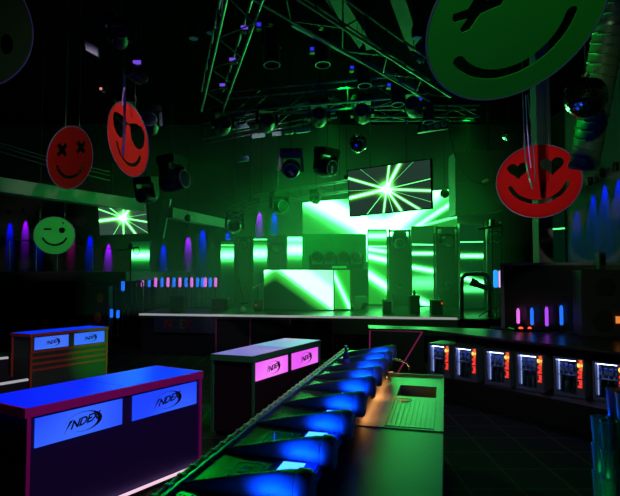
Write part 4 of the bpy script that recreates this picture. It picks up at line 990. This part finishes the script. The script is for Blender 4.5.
# par cans under the slanting truss
def par_proto():
    t = thing('par_can', '-', 'spotlight', group='cylindrical spotlights under the slanting truss')
    MB().lathe([(.02, 0), (.10, -.02), (.115, -.12), (.115, -.52), (.105, -.53), (.10, -.50), (0, -.47)], seg=20).build('can', FIXT, t, True)
    MB().path([(.112 * math.cos(k * math.pi / 12), .112 * math.sin(k * math.pi / 12), -.53) for k in range(25)], .010, 6).build('front_ring', ALU, t, True)
    MB().path([(-.13, 0, -.25), (-.13, 0, .03), (0, 0, .08), (.13, 0, .03), (.13, 0, -.25)], .014, 6).build('bracket', FIXT, t, True)
    MB().box((0, 0, .13), (.07, .09, .12)).build('clamp', FIXT, t)
    return t
PC = par_proto()
for i, (x, y, Y, lab) in enumerate(((321.5, 33, 7.9, 'cylindrical spotlight under the slanting truss beside the ceiling beam'), (363, 57, 8.8, 'cylindrical spotlight under the middle of the slanting truss'), (396, 78, 9.6, 'cylindrical spotlight under the lower part of the slanting truss'), (427, 97, 10.3, 'cylindrical spotlight at the far tip of the slanting truss'), (271, 30, 7.2, 'cylindrical spotlight hung in the gap between the two long trusses'))):
    again(PC, i == 0, at_y(x, y, Y), (R(-6), 0, R(20)), lab)
# small blue lamps
def dot(x, y, Y, label, m, w=.07, h=.05, name='indicator_lamp', group='small coloured lamps on the trusses'):
    p = at_y(x, y, Y); t = thing(name, label, 'lamp', p, 0, group)
    MB().box((0, .06, 0), (w * 1.5, .12, h * 1.8)).bevel(.008, 1).build('housing', FIXT, t); MB().box((0, -.004, 0), (w, .014, h)).build('lens', m, t)
BL = mat('blue_lamp', (.05, .05, .4), .4, emit=(.03, .03, .9), strength=.8); VL = mat('violet_lamp', (.2, .1, .5), .4, emit=(.22, .08, .9), strength=.8)
for x, y, Y, m, w, lab in ((259, 24.5, 7.0, BL, .06, 'small blue lamp where the two long trusses meet'), (312, 49, 8.0, BL, .06, 'small blue lamp under the slanting truss before the first cylinder'), (352, 67.5, 8.7, BL, .06, 'small blue lamp under the slanting truss before the second cylinder'), (389, 85, 9.4, BL, .06, 'small blue lamp under the slanting truss before the third cylinder'), (420.5, 99, 10.1, BL, .06, 'small blue lamp at the tip of the slanting truss'),
                       (244.5, 27.5, 7.2, VL, .10, 'flat violet lamp high on the truss of the balcony side'), (232.5, 59.5, 8.3, VL, .10, 'flat violet lamp halfway along the truss of the balcony side'), (222.5, 85, 9.4, VL, .10, 'flat violet lamp low on the truss of the balcony side'), (137, 62.5, 6.5, VL, .10, 'flat violet lamp above the red sunglasses face'),
                       (264.8, 118, 10.6, VL, .035, 'tiny violet light pair on the head under the cross truss'), (316.5, 113.5, 10.4, VL, .035, 'tiny violet light on the middle head of the cross truss'), (361, 109.5, 10.2, VL, .035, 'tiny violet light on the head above the mirror ball'), (413, 104, 10.0, VL, .035, 'tiny violet light on the head at the truss meeting point'), (220, 121.5, 10.7, VL, .035, 'tiny violet light on the head at the cross truss end')):
    dot(x, y, Y, lab, m, w)
dot(101, 88.8, 7.0, 'tiny red lamp in the dark above the two red faces', mat('red_pin', (.5, .1, .1), .4, emit=(1, .25, .25), strength=1.0), .03, .03)
# pale lamp panels
PAN = mat('pale_panel', (.34, .44, .50), .45)
def panel(label, quad, Y, m=PAN):
    P = [at_y(x, y, Y) for x, y in quad]; c = sum(P, Vector()) / 4
    t = thing('batten_lamp', label, 'lamp panel', c); MB().slab(P, (0, .05, 0)).build('panel', m, t, world=True)
    MB().slab([c + (p - c) * .8 + Vector((0, .05, 0)) for p in P], (0, .08, 0)).build('housing', FIXT, t, world=True)
    MB().tube(c + Vector((0, .1, 0)), c + Vector((0, .1, .35)), .012).build('bracket', FIXT, t, True, True)
panel('pale tilted lamp panel above the rear truss end', ((229, 126), (246, 123.5), (249.5, 127), (228.5, 129.5)), 12.8)
for i, (x0, x1) in enumerate(((252, 265), (272, 282), (284, 294), (295.5, 311))):
    y0 = 134.5 - (x0 - 252) * .115; y1 = 134.5 - (x1 - 252) * .115
    panel(f'{("first", "second", "third", "fourth")[i]} pale panel of the strip along the rear truss, counted from the balcony side', ((x0, y0), (x1, y1), (x1, y1 + 3.2), (x0, y0 + 3.6)), 12.7, mat('white_panel', (.58, .60, .66), .45))
panel('blue-grey lamp panel under the rear truss beside the moving head', ((237, 157.5), (248, 155.5), (249, 160.5), (238, 162)), 12.5, mat('blue_panel', (.16, .34, .44), .45))
panel('small tilted grey panel in the dark above the dark red face', ((84, 39.5), (97, 46.5), (98, 56.5), (86, 50)), 6.2, mat('grey_violet_panel', (.30, .28, .42), .5))
# row of four round lamps
p0, p1 = at_y(423, 128.5, 12.6), at_y(444, 124, 12.6)
t = thing('blinder_lamp', 'bar of four round pale lamps beside the slack cable', 'lamp', (p0 + p1) / 2)
MB().slab([p0 + Vector((-.12, .02, -.10)), p1 + Vector((.12, .02, -.10)), p1 + Vector((.12, .02, .10)), p0 + Vector((-.12, .02, .10))], (0, .12, 0)).build('housing', FIXT, t, world=True)
for k in range(4):
    q = p0.lerp(p1, k / 3); MB().lathe([(.075, 0), (.065, .02), (0, .035)], Matrix.Translation(q + Vector((0, .02, 0))) @ Matrix.Rotation(R(90), 4, 'X'), 18).build('lamp', mat('pale_lens', (.35, .42, .36), .3), t, True, True)
# single downlights in the dark ceiling
for x, y, Y, lab in ((193.5, 38.5, 8.0, 'round pale downlight alone in the dark ceiling'), (211, 33, 8.0, 'smaller downlight next to the round pale one'), (111, 26.5, 6.4, 'greenish downlight above the red sunglasses face'), (417, 38, 8.0, 'small brown-rimmed downlight beside the huge green face')):
    p = at_y(x, y, Y); t = thing('downlight', lab, 'downlight', p)
    MB().lathe([(0, .0), (.075, 0), (.085, .02), (.085, .16), (.03, .2), (0, .2)], Matrix.Translation((0, 0, 0)), 20).build('can', FIXT, t, True)
    MB().lathe([(0, -.006), (.070, -.004), (.07, .002), (0, .002)], Matrix(), 20).build('lens', mat('downlight_lens', (.35, .42, .75), .4), t, True)
    MB().tube((0, 0, .2), (0, 0, 7.8 - p.z), .01).build('stem', BLACK, t)
p = at_y(420, 52, 9.0); t = thing('cable_box', 'dark blue junction box hanging beside the huge green face', 'box', p)
MB().box((0, 0, 0), (.16, .14, .30)).bevel(.02, 1).build('body', mat('navy_box', (.05, .05, .14), .5), t); MB().tube((0, 0, .15), (0, 0, 7.75 - p.z), .012).build('hanger', BLACK, t); MB().path([(-.08, 0, -.05), (-.16, 0, -.03), (-.2, 0, .02)], .018).build('cable', DARKALU, t, True); MB().box((.02, -.02, -.17), (.09, .1, .05)).build('plug', mat('pale_plug', (.5, .6, .55), .4), t)

# folding scissor brackets above the banded columns and a bundle of thin rails on the balcony side
def scissor(label, x0, x1, y0, y1, Y, n):
    c = at_y((x0 + x1) / 2, y0, Y); t = thing('scissor_bracket', label, 'bracket', c); mb = MB()
    A = lambda u, v: at_y(x0 + (x1 - x0) * u + (y1 - y0) * .15 * v, y0 + (y1 - y0) * v, Y)
    for k in range(n):
        mb.tube(A(0, k / n), A(1, (k + 1) / n), .011, seg=5); mb.tube(A(1, k / n), A(0, (k + 1) / n), .011, seg=5)
    mb.build('lattice', ALU, t, world=True)
    MB().tube(A(.5, 0), A(.5, 0) + Vector((0, 0, 2.6)), .012).build('hanger', BLACK, t, True, True)
scissor('folding scissor bracket at the end of the bright green beam', 227, 241, 203, 223, 15.2, 4)
scissor('folding scissor bracket above the first dark lamp tower', 244, 257, 201, 213, 15.4, 3)
scissor('small folding scissor bracket above the second dark lamp tower', 272, 284, 200, 209, 15.6, 2)
t = thing('cable_run', 'bundle of thin steel cables stretching behind the dark red face', 'cable', at_y(0, 145, 9.5))
for dy in (0, 3.6, 8.5):
    MB().path([at_y(-30, 134 + dy, 9.2), at_y(10, 146 + dy, 9.8), at_y(52, 158.5 + dy, 10.6), at_y(110, 172 + dy, 12)], .009, 6).build('cable', ALU, t, True, True)
# ------------------------------------------------------------------ round spiral duct
t = thing('spiral_duct', 'spiral-wound air duct hanging down beside the big mirror ball', 'duct', at_y(590, 150, 5.6))
P0, P1 = at_y(620, -30, 5.2), at_y(584, 166, 5.9)
d = (P1 - P0); L = d.length; Mx = Matrix.Translation(P0) @ d.to_track_quat('Z', 'Y').to_matrix().to_4x4()
rd = .155; nz = 150; seg = 32; mb = MB(); rings = []
for i in range(nz + 1):
    z = L * i / nz
    rings.append([mb.bm.verts.new(Mx @ Vector(((rd + .012 * (1 if ((z / .10 + k / seg) % 1) < .16 else 0)) * math.cos(2 * math.pi * k / seg), (rd + .012 * (1 if ((z / .10 + k / seg) % 1) < .16 else 0)) * math.sin(2 * math.pi * k / seg), z))) for k in range(seg)])
for a, b in zip(rings, rings[1:]):
    for k in range(seg): mb.bm.faces.new((a[k], a[(k + 1) % seg], b[(k + 1) % seg], b[k]))
mb.build('tube', mat('duct_metal', (.14, .19, .13), .5, .2), t, True, True)
MB().lathe([(0, L - .02), (rd - .01, L - .02), (rd + .015, L), (rd + .015, L + .03), (rd - .02, L + .03), (0, L - .0)], Mx, 32).build('end_cap', mat('duct_cap', (.2, .22, .2), .6), t, True, True)
for k in (.25, .7):
    MB().lathe([(rd + .016, L * k), (rd + .016, L * k + .03)], Mx, 32).build('hanger_band', ALU, t, True, True)
    q = Mx @ Vector((0, 0, L * k)); MB().tube(q + Vector((0, 0, rd)), Vector((q.x, q.y, 7.8)), .008).build('hanger_rod', ALU, t, True, True)

# ------------------------------------------------------------------ mirror balls
MIR = mat('mirror_tiles', (.75, .76, .82), .06, 1.0)
def mirror_ball(x, y, rpx, Y, label, n=26):
    p = at_y(x, y, Y); r = rpx / F * Y
    t = thing('mirror_ball', label, 'mirror ball', p, 0, 'mirror balls'); mb = MB()
    rows = n // 2
    for i in range(rows):
        a0, a1 = -math.pi / 2 + math.pi * i / rows, -math.pi / 2 + math.pi * (i + 1) / rows
        m = max(4, int(n * math.cos((a0 + a1) / 2)))
        for k in range(m):
            b0, b1 = 2 * math.pi * k / m, 2 * math.pi * (k + 1) / m; g = .06
            aa0, aa1 = a0 + (a1 - a0) * g, a1 - (a1 - a0) * g; bb0, bb1 = b0 + (b1 - b0) * g, b1 - (b1 - b0) * g
            cen = Vector((math.cos((a0 + a1) / 2) * math.cos((b0 + b1) / 2), math.cos((a0 + a1) / 2) * math.sin((b0 + b1) / 2), math.sin((a0 + a1) / 2))) * r
            v = [mb.bm.verts.new(Vector((math.cos(A) * math.cos(B_), math.cos(A) * math.sin(B_), math.sin(A))) * r * 1.012) for A, B_ in ((aa0, bb0), (aa0, bb1), (aa1, bb1), (aa1, bb0))]
            mb.bm.faces.new(v)
    mb.build('mirror_tiles', MIR, t)
    MB().lathe([(0, -r)] + [(r * math.cos(a), r * math.sin(a)) for a in [R(-80 + 10 * k) for k in range(17)]] + [(0, r)], seg=24).build('core', BLACK, t, True)
    MB().tube((0, 0, r * .97), (0, 0, r * 1.15), r * .18, seg=12).build('cap', ALU, t, True); MB().tube((0, 0, r * 1.1), (0, 0, 7.8 - p.z), .006, seg=6).build('wire', BLACK, t)
mirror_ball(586, 97.5, 20.3, 5.0, 'big mirror ball with blue glints beside the spiral duct', 34)
mirror_ball(357.8, 143.7, 9.2, 10.0, 'dark mirror ball hanging above the large starburst screen', 24)
mirror_ball(508, 135.5, 5.6, 12.0, 'small mirror ball in the dark beside the red heart-eyed face', 16)
mirror_ball(444.6, 193.6, 4.6, 13.5, 'small mirror ball in front of the video wall corner', 14)
mirror_ball(188, 218, 3.6, 14.0, 'tiny mirror ball in front of the bright green beam', 14)
mirror_ball(346.6, 177, 2.8, 11.6, 'tiny mirror ball peeping out behind the large starburst screen', 12)

# ------------------------------------------------------------------ hanging smiling faces
def stroke(pts, w):                          # outline of a thick line with round ends
    pts = [Vector((*p, 0)) for p in pts]; Lf, Rt = [], []
    for i, p in enumerate(pts):
        t = (pts[min(i + 1, len(pts) - 1)] - pts[max(i - 1, 0)]).normalized(); n = Vector((-t.y, t.x, 0)) * w / 2
        Lf.append(p + n); Rt.append(p - n)
    def cap(c, a): return [c + Vector((math.cos(a + q), math.sin(a + q), 0)) * w / 2 for q in [R(-15 * k) for k in range(1, 12)]]
    t1 = (pts[-1] - pts[-2]).normalized(); t0 = (pts[0] - pts[1]).normalized()
    return [(v.x, v.y) for v in Lf + cap(pts[-1], math.atan2(t1.x, -t1.y)) + Rt[::-1] + cap(pts[0], math.atan2(t0.x, -t0.y))]
def arc(cx, cy, r, a0, a1, n=24): return [(cx + r * math.cos(R(a0 + (a1 - a0) * k / n)), cy + r * math.sin(R(a0 + (a1 - a0) * k / n))) for k in range(n + 1)]
def heart(cx, cy, s): return [(cx + s * .0625 * 16 * math.sin(t) ** 3, cy + s * .0625 * (13 * math.cos(t) - 5 * math.cos(2 * t) - 2 * math.cos(3 * t) - math.cos(4 * t))) for t in [2 * math.pi * k / 36 for k in range(36)]]
def cross(cx, cy, s, w):                     # X outline
    o = []
    for k in range(4):
        a = R(45 + 90 * k); n = a + R(90)
        e = Vector((math.cos(a), math.sin(a))) * s; q = Vector((math.cos(n), math.sin(n))) * w / 2
        o += [e - q, e + q, Vector((math.cos(a + R(45)), math.sin(a + R(45)))) * w / 2 * 1.414]
    return [(cx + v.x, cy + v.y) for v in o]
def smiley(label, centre, sig, udir, Y, paint, holes, near=1, wires=((-.3, .9), (.3, .9)), scale=None):
    sxx, syy, sxy = sig                      # second moments of the ellipse in pixels, y upwards
    mean, dif = (sxx + syy) / 2, math.hypot((sxx - syy) / 2, sxy); l1, l2 = mean + dif, mean - dif
    th = .5 * math.atan2(2 * sxy, sxx - syy); c_, s_ = math.cos(th), math.sin(th)
    A, Bq = math.sqrt(l1), math.sqrt(l2)
    Sg = Matrix(((A * c_ * c_ + Bq * s_ * s_, (A - Bq) * c_ * s_), ((A - Bq) * c_ * s_, A * s_ * s_ + Bq * c_ * c_)))
    e = (Sg.inverted() @ Vector(udir)).normalized(); Rm = Matrix(((e.x, -e.y), (e.y, e.x)))
    M = (Sg @ Rm) * (1 / A); m1, m2 = Vector((M[0][0], M[1][0])), Vector((M[0][1], M[1][1]))
    a = math.sqrt(max(0, 1 - m1.length_squared)); b = math.sqrt(max(0, 1 - m2.length_squared))
    if m1.dot(m2) > 0: b = -b
    a, b = a * near, b * near
    d = ray(*centre); d.normalize(); right = d.cross(Vector((0, 0, 1))).normalized(); up = right.cross(d)
    U = (right * m1.x + up * m1.y + d * a).normalized(); V = (right * m2.x + up * m2.y + d * b); V = (V - U * V.dot(U)).normalized(); W = U.cross(V)
    p = at_y(*centre, Y); rad = A / F * (p - Vector((0, 0, H))).length * (F / ray(*centre).length) if scale is None else scale
    RM = Matrix((U, V, W)).transposed().to_4x4()
    T = Matrix.Translation(p) @ RM @ Matrix.Scale(rad, 4)
    circ = [(math.cos(2 * math.pi * k / 72), math.sin(2 * math.pi * k / 72)) for k in range(72)]
    me = curve_mesh([circ] + holes, .007)
    t = thing('smiley_face', label, 'smiley', p)
    MB().mesh(me).xf(T).build('disc', paint, t, world=True); bpy.data.meshes.remove(me)
    rimp = [T @ Vector((1.004 * math.cos(2 * math.pi * k / 72), 1.004 * math.sin(2 * math.pi * k / 72), 0)) for k in range(73)]
    MB().path(rimp, .008, 6).build('rim', mat('smiley_rim', (.10, .12, .22), .4), t, True, True)
    for x, y in wires:
        q = T @ Vector((x, y, 0))
        MB().tube(q, Vector((q.x, q.y, 7.8)), .005, seg=6).build('wire', mat('wire_grey', (.10, .10, .10), .5), t, world=True)
    return t, T
def paint(n, c):
    m = mat('paint_' + n, c, .8, noise=.04); m.node_tree.nodes['Principled BSDF'].inputs['Specular IOR Level'].default_value = .05; return m
mouth = stroke(arc(0, .12, .66, 205, 335), .12)
# huge green, winking
smiley('huge dark green winking face hanging over the bar, cut by the picture top', (516, 22), (7180, 5900, 1570), (1, .27), 2.9, paint('dark_green', (.02, .34, .03)),
       [stroke(arc(-.04, .06, .68, 200, 340), .13), [(-.62, .08), (-.36, .08), (-.20, .20), (-.10, .20), (.02, .14), (.04, .08), (.03, .02), (-.05, -.01), (-.28, .0), (-.44, -.12), (-.52, -.13), (-.56, -.06), (-.5, .0), (-.60, .0), (-.64, .04)]][:1] +
       [[(p[0] - .04, p[1] + .24) for p in ((-.62, .14), (-.60, .19), (-.44, .17), (-.26, .36), (-.19, .36), (-.16, .30), (-.24, .17), (-.10, .15), (-.06, .10), (-.10, .04), (-.32, .05), (-.46, -.08), (-.54, -.08), (-.56, -.02), (-.47, .06), (-.60, .08))]] + [stroke([(.30, .42), (.58, .42)], .13)], near=1)
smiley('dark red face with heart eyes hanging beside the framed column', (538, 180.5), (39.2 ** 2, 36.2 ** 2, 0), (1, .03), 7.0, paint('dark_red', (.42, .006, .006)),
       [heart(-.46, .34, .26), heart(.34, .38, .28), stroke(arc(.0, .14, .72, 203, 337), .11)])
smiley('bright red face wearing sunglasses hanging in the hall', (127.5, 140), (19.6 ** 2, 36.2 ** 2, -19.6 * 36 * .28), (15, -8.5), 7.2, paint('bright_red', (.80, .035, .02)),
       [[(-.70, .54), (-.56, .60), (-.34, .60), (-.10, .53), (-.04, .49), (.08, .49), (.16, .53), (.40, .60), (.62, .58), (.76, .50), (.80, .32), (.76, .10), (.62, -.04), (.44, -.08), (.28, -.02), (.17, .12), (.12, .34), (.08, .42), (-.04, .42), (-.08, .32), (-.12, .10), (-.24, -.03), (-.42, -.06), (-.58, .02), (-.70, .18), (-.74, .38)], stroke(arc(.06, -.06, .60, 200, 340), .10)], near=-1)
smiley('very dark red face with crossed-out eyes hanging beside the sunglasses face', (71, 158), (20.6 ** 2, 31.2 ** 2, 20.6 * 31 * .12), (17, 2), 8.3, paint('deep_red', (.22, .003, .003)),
       [cross(-.40, .26, .24, .15), cross(.42, .34, .24, .15), stroke(arc(0, .02, .64, 205, 335), .10)], near=1)
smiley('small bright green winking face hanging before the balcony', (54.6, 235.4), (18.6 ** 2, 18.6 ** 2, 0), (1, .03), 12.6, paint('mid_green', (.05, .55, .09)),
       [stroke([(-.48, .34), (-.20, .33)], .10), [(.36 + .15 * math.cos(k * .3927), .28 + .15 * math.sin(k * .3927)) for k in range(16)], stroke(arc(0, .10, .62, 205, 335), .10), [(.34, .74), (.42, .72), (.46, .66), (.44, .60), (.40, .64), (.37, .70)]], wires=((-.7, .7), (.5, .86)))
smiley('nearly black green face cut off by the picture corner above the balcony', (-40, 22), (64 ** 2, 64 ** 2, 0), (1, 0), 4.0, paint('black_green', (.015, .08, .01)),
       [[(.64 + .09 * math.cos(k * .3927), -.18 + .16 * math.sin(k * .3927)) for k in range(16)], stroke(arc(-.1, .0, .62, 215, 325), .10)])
# clear ribbons hanging in front of two faces
RIB = mat('ribbon_film', (.30, .34, .55), .15)
t = thing('hanging_ribbon', 'long looped film ribbon hanging in front of the red heart-eyed face', 'ribbon', at_y(532, 188, 6.6))
RP = [(522.5, 95, 6.6), (524, 130, 6.6), (525.5, 160, 6.55), (529, 178, 6.55), (532.5, 189, 6.6), (534.5, 180, 6.65), (534.2, 160, 6.7), (531.5, 130, 6.7), (527.5, 95, 6.7)]
def film(pts, w, name, m, t):
    mb = MB(); P = [at_y(x, y, Y) for x, y, Y in pts]; a = [mb.bm.verts.new(p + Vector((-.12 * w, -w / 2, 0))) for p in P]; b = [mb.bm.verts.new(p + Vector((.12 * w, w / 2, 0))) for p in P]
    for i in range(len(P) - 1): mb.bm.faces.new((a[i], a[i + 1], b[i + 1], b[i]))
    bmesh.ops.solidify(mb.bm, geom=list(mb.bm.faces), thickness=.004); return mb.build(name, m, t, world=True)
film(RP, .10, 'film', RIB, t)
MB().path([at_y(x, y, Y - .05) for x, y, Y in ((525.6, 95, 6.5), (527, 125, 6.5), (528.8, 150, 6.5), (531, 168, 6.5))], .006, 6).build('string', mat('violet_string', (.35, .25, .8), .4), t, True, True)
t = thing('hanging_ribbon', 'violet-lit ribbon hanging in front of the red sunglasses face', 'ribbon', at_y(123, 155, 6.8))
film([(124.5, 70, 6.8), (124.8, 100, 6.8), (124.3, 130, 6.75), (123, 156, 6.8)], .06, 'film', mat('violet_film', (.42, .22, .75), .3), t)
MB().path([at_y(x, y, 6.75) for x, y in ((124.5, 87), (122.8, 98), (122.2, 106))], .008, 6).build('loop', mat('violet_film', (.42, .22, .75), .3), t, True, True)

# ------------------------------------------------------------------ wall spots: little fixtures washing the walls
def wall_spot(x, y, Y, col, watts, label, cone=22, drop=.55, blend=.7, off=.13, m=None):
    p = at_y(x, y, Y); t = thing('wall_spot', label, 'wall spotlight', (p.x, Y - off, p.z + .12), 0, 'wall washing spots')
    MB().lathe([(0, .14), (.05, .14), (.055, .10), (.055, -.02), (.045, -.02), (.04, .0), (0, .01)], seg=14).build('can', FIXT, t, True)
    MB().tube((0, 0, .1), (0, off + .0, .1), .012).build('bracket', FIXT, t)
    q = (p.x, Y - off, p.z + .08)
    lamp('wall_spot_lamp', 'SPOT', q, col, watts, (p.x, Y + .02, p.z - drop), size=.03, cone=cone, blend=blend)
BLU, VIO, MGT = (.0, .0, 1.0), (.30, .0, 1.0), (1.0, .02, .55)
wy = 19.98
WS = [(10, 217, BLU, 60, 'dim blue wall spot at the balcony end'), (25.5, 215, VIO, 60, 'magenta and blue wall spot above the small green face'), (39, 218, BLU, 55, 'blue wall spot half hidden by the small green face'), (71.5, 219, MGT, 40, 'magenta wall spot beside the small green face'), (90, 230, BLU, 60, 'narrow blue wall spot under the smaller starburst screen'), (108.5, 238, VIO, 75, 'violet wall spot under the smaller starburst screen corner'),
      (163.5, 239, BLU, 60, 'blue wall spot behind the framed balcony column'), (188.3, 231, VIO, 75, 'violet wall spot behind the glowing posts'), (202.8, 224, BLU, 75, 'blue wall spot next to the violet one behind the glowing posts'), (228, 226, BLU, 40, 'pale blue wall spot above the banded column'), (259.5, 206, VIO, 60, 'violet wall spot high behind the second banded column'), (274.5, 206, BLU, 60, 'blue wall spot high behind the stage')]
for x, y, c, w, lab in WS: wall_spot(x, y, wy, c, w * 6, lab)

# a partition beyond the bar carrying blue washed light
pA, pB = at_y(568, 262, 11.0), at_y(640, 262, 9.0)
struct('wall_side_partition', MB().slab([Vector((pA.x, pA.y, 0)), Vector((pB.x, pB.y, 0)), Vector((pB.x, pB.y, 6)), Vector((pA.x, pA.y, 6))], (.15, .2, 0)), mat('side_wall_paint', (.10, .10, .11), .85))
for x, y, w, lab in ((574, 196, 25, 'blue wall spot beside the red heart-eyed face'), (592, 186, 40, 'blue wall spot under the spiral duct'), (604, 178, 60, 'bright blue wall spot beside the duct end'), (617, 172, 40, 'blue wall spot at the picture edge')):
    k = (x - 568) / 72; Y = 11 - 2 * k
    p = at_y(x, y, Y); p = p + Vector((-.15, -.2, 0))
    t = thing('wall_spot', lab, 'wall spotlight', p, 0, 'wall washing spots')
    MB().lathe([(0, .14), (.05, .14), (.055, .10), (.055, -.02), (.045, -.02), (.04, .0), (0, .01)], seg=14).build('can', FIXT, t, True); MB().tube((0, 0, .1), (.12, .16, .1), .012).build('bracket', FIXT, t)
    lamp('wall_spot_lamp', 'SPOT', p - Vector((0, 0, .03)), BLU, w * 2.5, (p.x + .30, p.y + .22, p.z - 2.6), size=.03, cone=30, blend=.6)

# ------------------------------------------------------------------ light and haze
GRN = (.0, 1.0, .05)
# stage washes: lamps in the rear heads and on the rear truss
for x, y, Y, tgt, w, cone in ((296, 150, 13.6, (-.8, 20, 2.2), 800, 66), (380, 150, 13.6, (2.4, 19.5, 2.4), 420, 66)):
    lamp('stage_wash', 'SPOT', at_y(x, y, Y), GRN, w * .75, tgt, .25, cone, 1.0)
lamp('video_wall_glow', 'AREA', at_y(383, 222, 17.0), GRN, 45, (at_y(383, 222, 12).x, 8, 3.2), 2.2)
# green beam from the truss on the bar, the tables and the hall
lamp('green_beam', 'SPOT', at_y(190, 100, 10.0), (.0, 1.0, .05), 380, tuple(bl(.1, 2.6, ZB)), .05, 44, .7)
lamp('green_beam', 'SPOT', (1.6, 4.2, 5.6), (.0, 1.0, .07), 1700, tuple(at_y(101, 352, 9.6)), .04, 8, 1.0)
lamp('green_beam', 'SPOT', at_y(340, 80, 9.6), (.0, 1.0, .07), 500, tuple(at_z(209, 412, 0)), .04, 12, .6)
# warm work lamp under the bar top above the sink, added violet fill for the table frames
lamp('work_lamp', 'SPOT', bl(.54, (wy1 + by0) / 2 + .45, ZB - .05), (1.0, .40, .10), 7, bl(.60, (wy1 + by0) / 2 + .45, ZW), .03, 110, .8)
lamp('work_lamp', 'SPOT', bl(.54, wy1 + .25, ZB - .05), (1.0, .40, .10), 2.5, bl(.60, wy1 + .25, ZW), .03, 100, .8)
lamp('table_fill', 'SPOT', (1.6, 1.6, 6.6), (1.0, .45, 1.0), 420, (-2.7, 6.4, .7), .3, 50, .8)  # unseen fill added to lift the table fronts, no fixture modelled
lamp('deck_wash', 'SPOT', at_y(330, 118, 13.0), GRN, 500, (0.2, 14.2, 1.0), .2, 88, .9)
lamp('deck_wash', 'SPOT', at_y(470, 118, 13.2), GRN, 300, (3.2, 14.0, 1.0), .2, 80, .9)
lamp('rig_wash', 'SPOT', (.6, 12.6, 2.6), GRN, 110, (.2, 8.6, 5.2), .15, 60, .8, .15)
lamp('column_wash', 'SPOT', at_y(342, 84, 10.2), GRN, 150, (2.6, 14.6, 1.9), .15, 60, .8)
lamp('stage_front_fill', 'SPOT', (-1.0, 5.0, 6.4), (.55, .7, 1.0), 320, (-2.8, 12.8, .7), .2, 26, .8)  # bluish fill added to bring up the stage front panels
lamp('fridge_fill', 'SPOT', (1.0, 1.0, 3.5), (.6, .5, 1.0), 70, tuple(at_z(520, 375, .5)), .2, 22, .8)  # violet fill added to brighten the fridge doors, no lamp hangs here
lamp('beam_wash', 'SPOT', at_y(281, 205, 15.4), GRN, 650, tuple(at_y(180, 214, 15.0)), .1, 50, .8)
lamp('beam_wash', 'SPOT', at_y(240, 165, 13.0), GRN, 80, tuple(at_y(40, 195, 12.0)), .1, 46, .8)
lamp('rig_fill', 'SPOT', (-.6, 8.0, 2.6), (.75, .8, 1.0), 420, tuple(at_y(262, 139, 12.8)), .05, 13, .5, 0)  # fill added in mid-air so the pale rear-truss panels show
lamp('duct_fill', 'SPOT', (1.5, 7.0, 3.4), GRN, 160, tuple(at_y(598, 75, 5.5)), .05, 40, .8)  # green fill added for the duct, no fixture at this spot
for (x, y, Y), col, watts, src, cone in (((515, 30, 2.9), (.5, 1.0, .35), 190, (-.2, -.8, 4.2), 40), ((538, 180, 7.0), (1.0, .8, .8), 270, (.5, 3.9, 3.8), 19), ((70, 158, 8.3), (1.0, .8, .8), 190, (-2.2, 4.9, 4.2), 22), ((54, 235, 12.6), (.7, 1.0, .8), 150, (-3.9, 9.4, 3.4), 20)):
    lamp('face_fill', 'SPOT', src, col, watts, tuple(at_y(x, y, Y)), .05, cone, .6)  # added fill, one per hanging face, without fixtures
lamp('green_beam', 'SPOT', at_y(172, 176, 10.0), (.06, 1.0, .12), 260, tuple(bl(.0, 2.6, ZB)), .05, 34, .7)
lamp('glass_fill', 'POINT', (gx0 - .10, 2.86, 1.25), (.0, .04, 1.0), 4.0, size=.03)  # blue fill added beside the glass stack to tint it
lamp('glass_fill', 'POINT', (gx0 - .16, 2.40, .98), (.0, 1.0, .15), .22, size=.03)  # green fill added beside the glass stack
lamp('face_fill', 'SPOT', (-3.4, 3.6, 5.6), (1.0, .85, .95), 300, tuple(at_y(127, 140, 7.2)), .05, 18, .6)  # added fill for the sunglasses face
# haze over the stage
hz = bpy.data.materials.new('haze'); hz.use_nodes = True; nt = hz.node_tree
for n in list(nt.nodes): nt.nodes.remove(n)
o = nt.nodes.new('ShaderNodeOutputMaterial'); v = nt.nodes.new('ShaderNodeVolumeScatter'); v.inputs['Density'].default_value = .048; v.inputs['Anisotropy'].default_value = .2
tc = nt.nodes.new('ShaderNodeTexCoord'); sx = nt.nodes.new('ShaderNodeSeparateXYZ'); nt.links.new(tc.outputs['Generated'], sx.inputs[0]); N = NT(nt)
nt.links.new(N.m('MULTIPLY', N.m('POWER', N.m('MAXIMUM', N.m('SUBTRACT', 1.0, sx.outputs[2]), 0.0), 1.8), .10), v.inputs['Density'])
nt.links.new(v.outputs[0], o.inputs['Volume'])
tag(MB().box((-.2, 15.7, 3.9), (10.2, 8.2, 5.7)).build('haze', hz), 'thin green stage haze hanging between the trusses and the back wall', 'haze', kind='stuff')

W = bpy.data.worlds.new('world'); S.world = W; W.use_nodes = True
W.node_tree.nodes['Background'].inputs[0].default_value = (0, 0, 0, 1); W.node_tree.nodes['Background'].inputs[1].default_value = 0
S.view_settings.view_transform = 'Standard'; S.view_settings.look = 'None'; S.view_settings.gamma = 1; S.view_settings.exposure = 0
S.view_settings.use_curve_mapping = False
cy = S.cycles
cy.use_denoising = True; cy.max_bounces = 5; cy.diffuse_bounces = 2; cy.glossy_bounces = 3; cy.transmission_bounces = 5; cy.transparent_max_bounces = 8; cy.volume_bounces = 0
cy.sample_clamp_indirect = 4.0; cy.sample_clamp_direct = 0; cy.caustics_reflective = False; cy.caustics_refractive = False; cy.use_light_tree = True
cy.volume_step_rate = 1.0
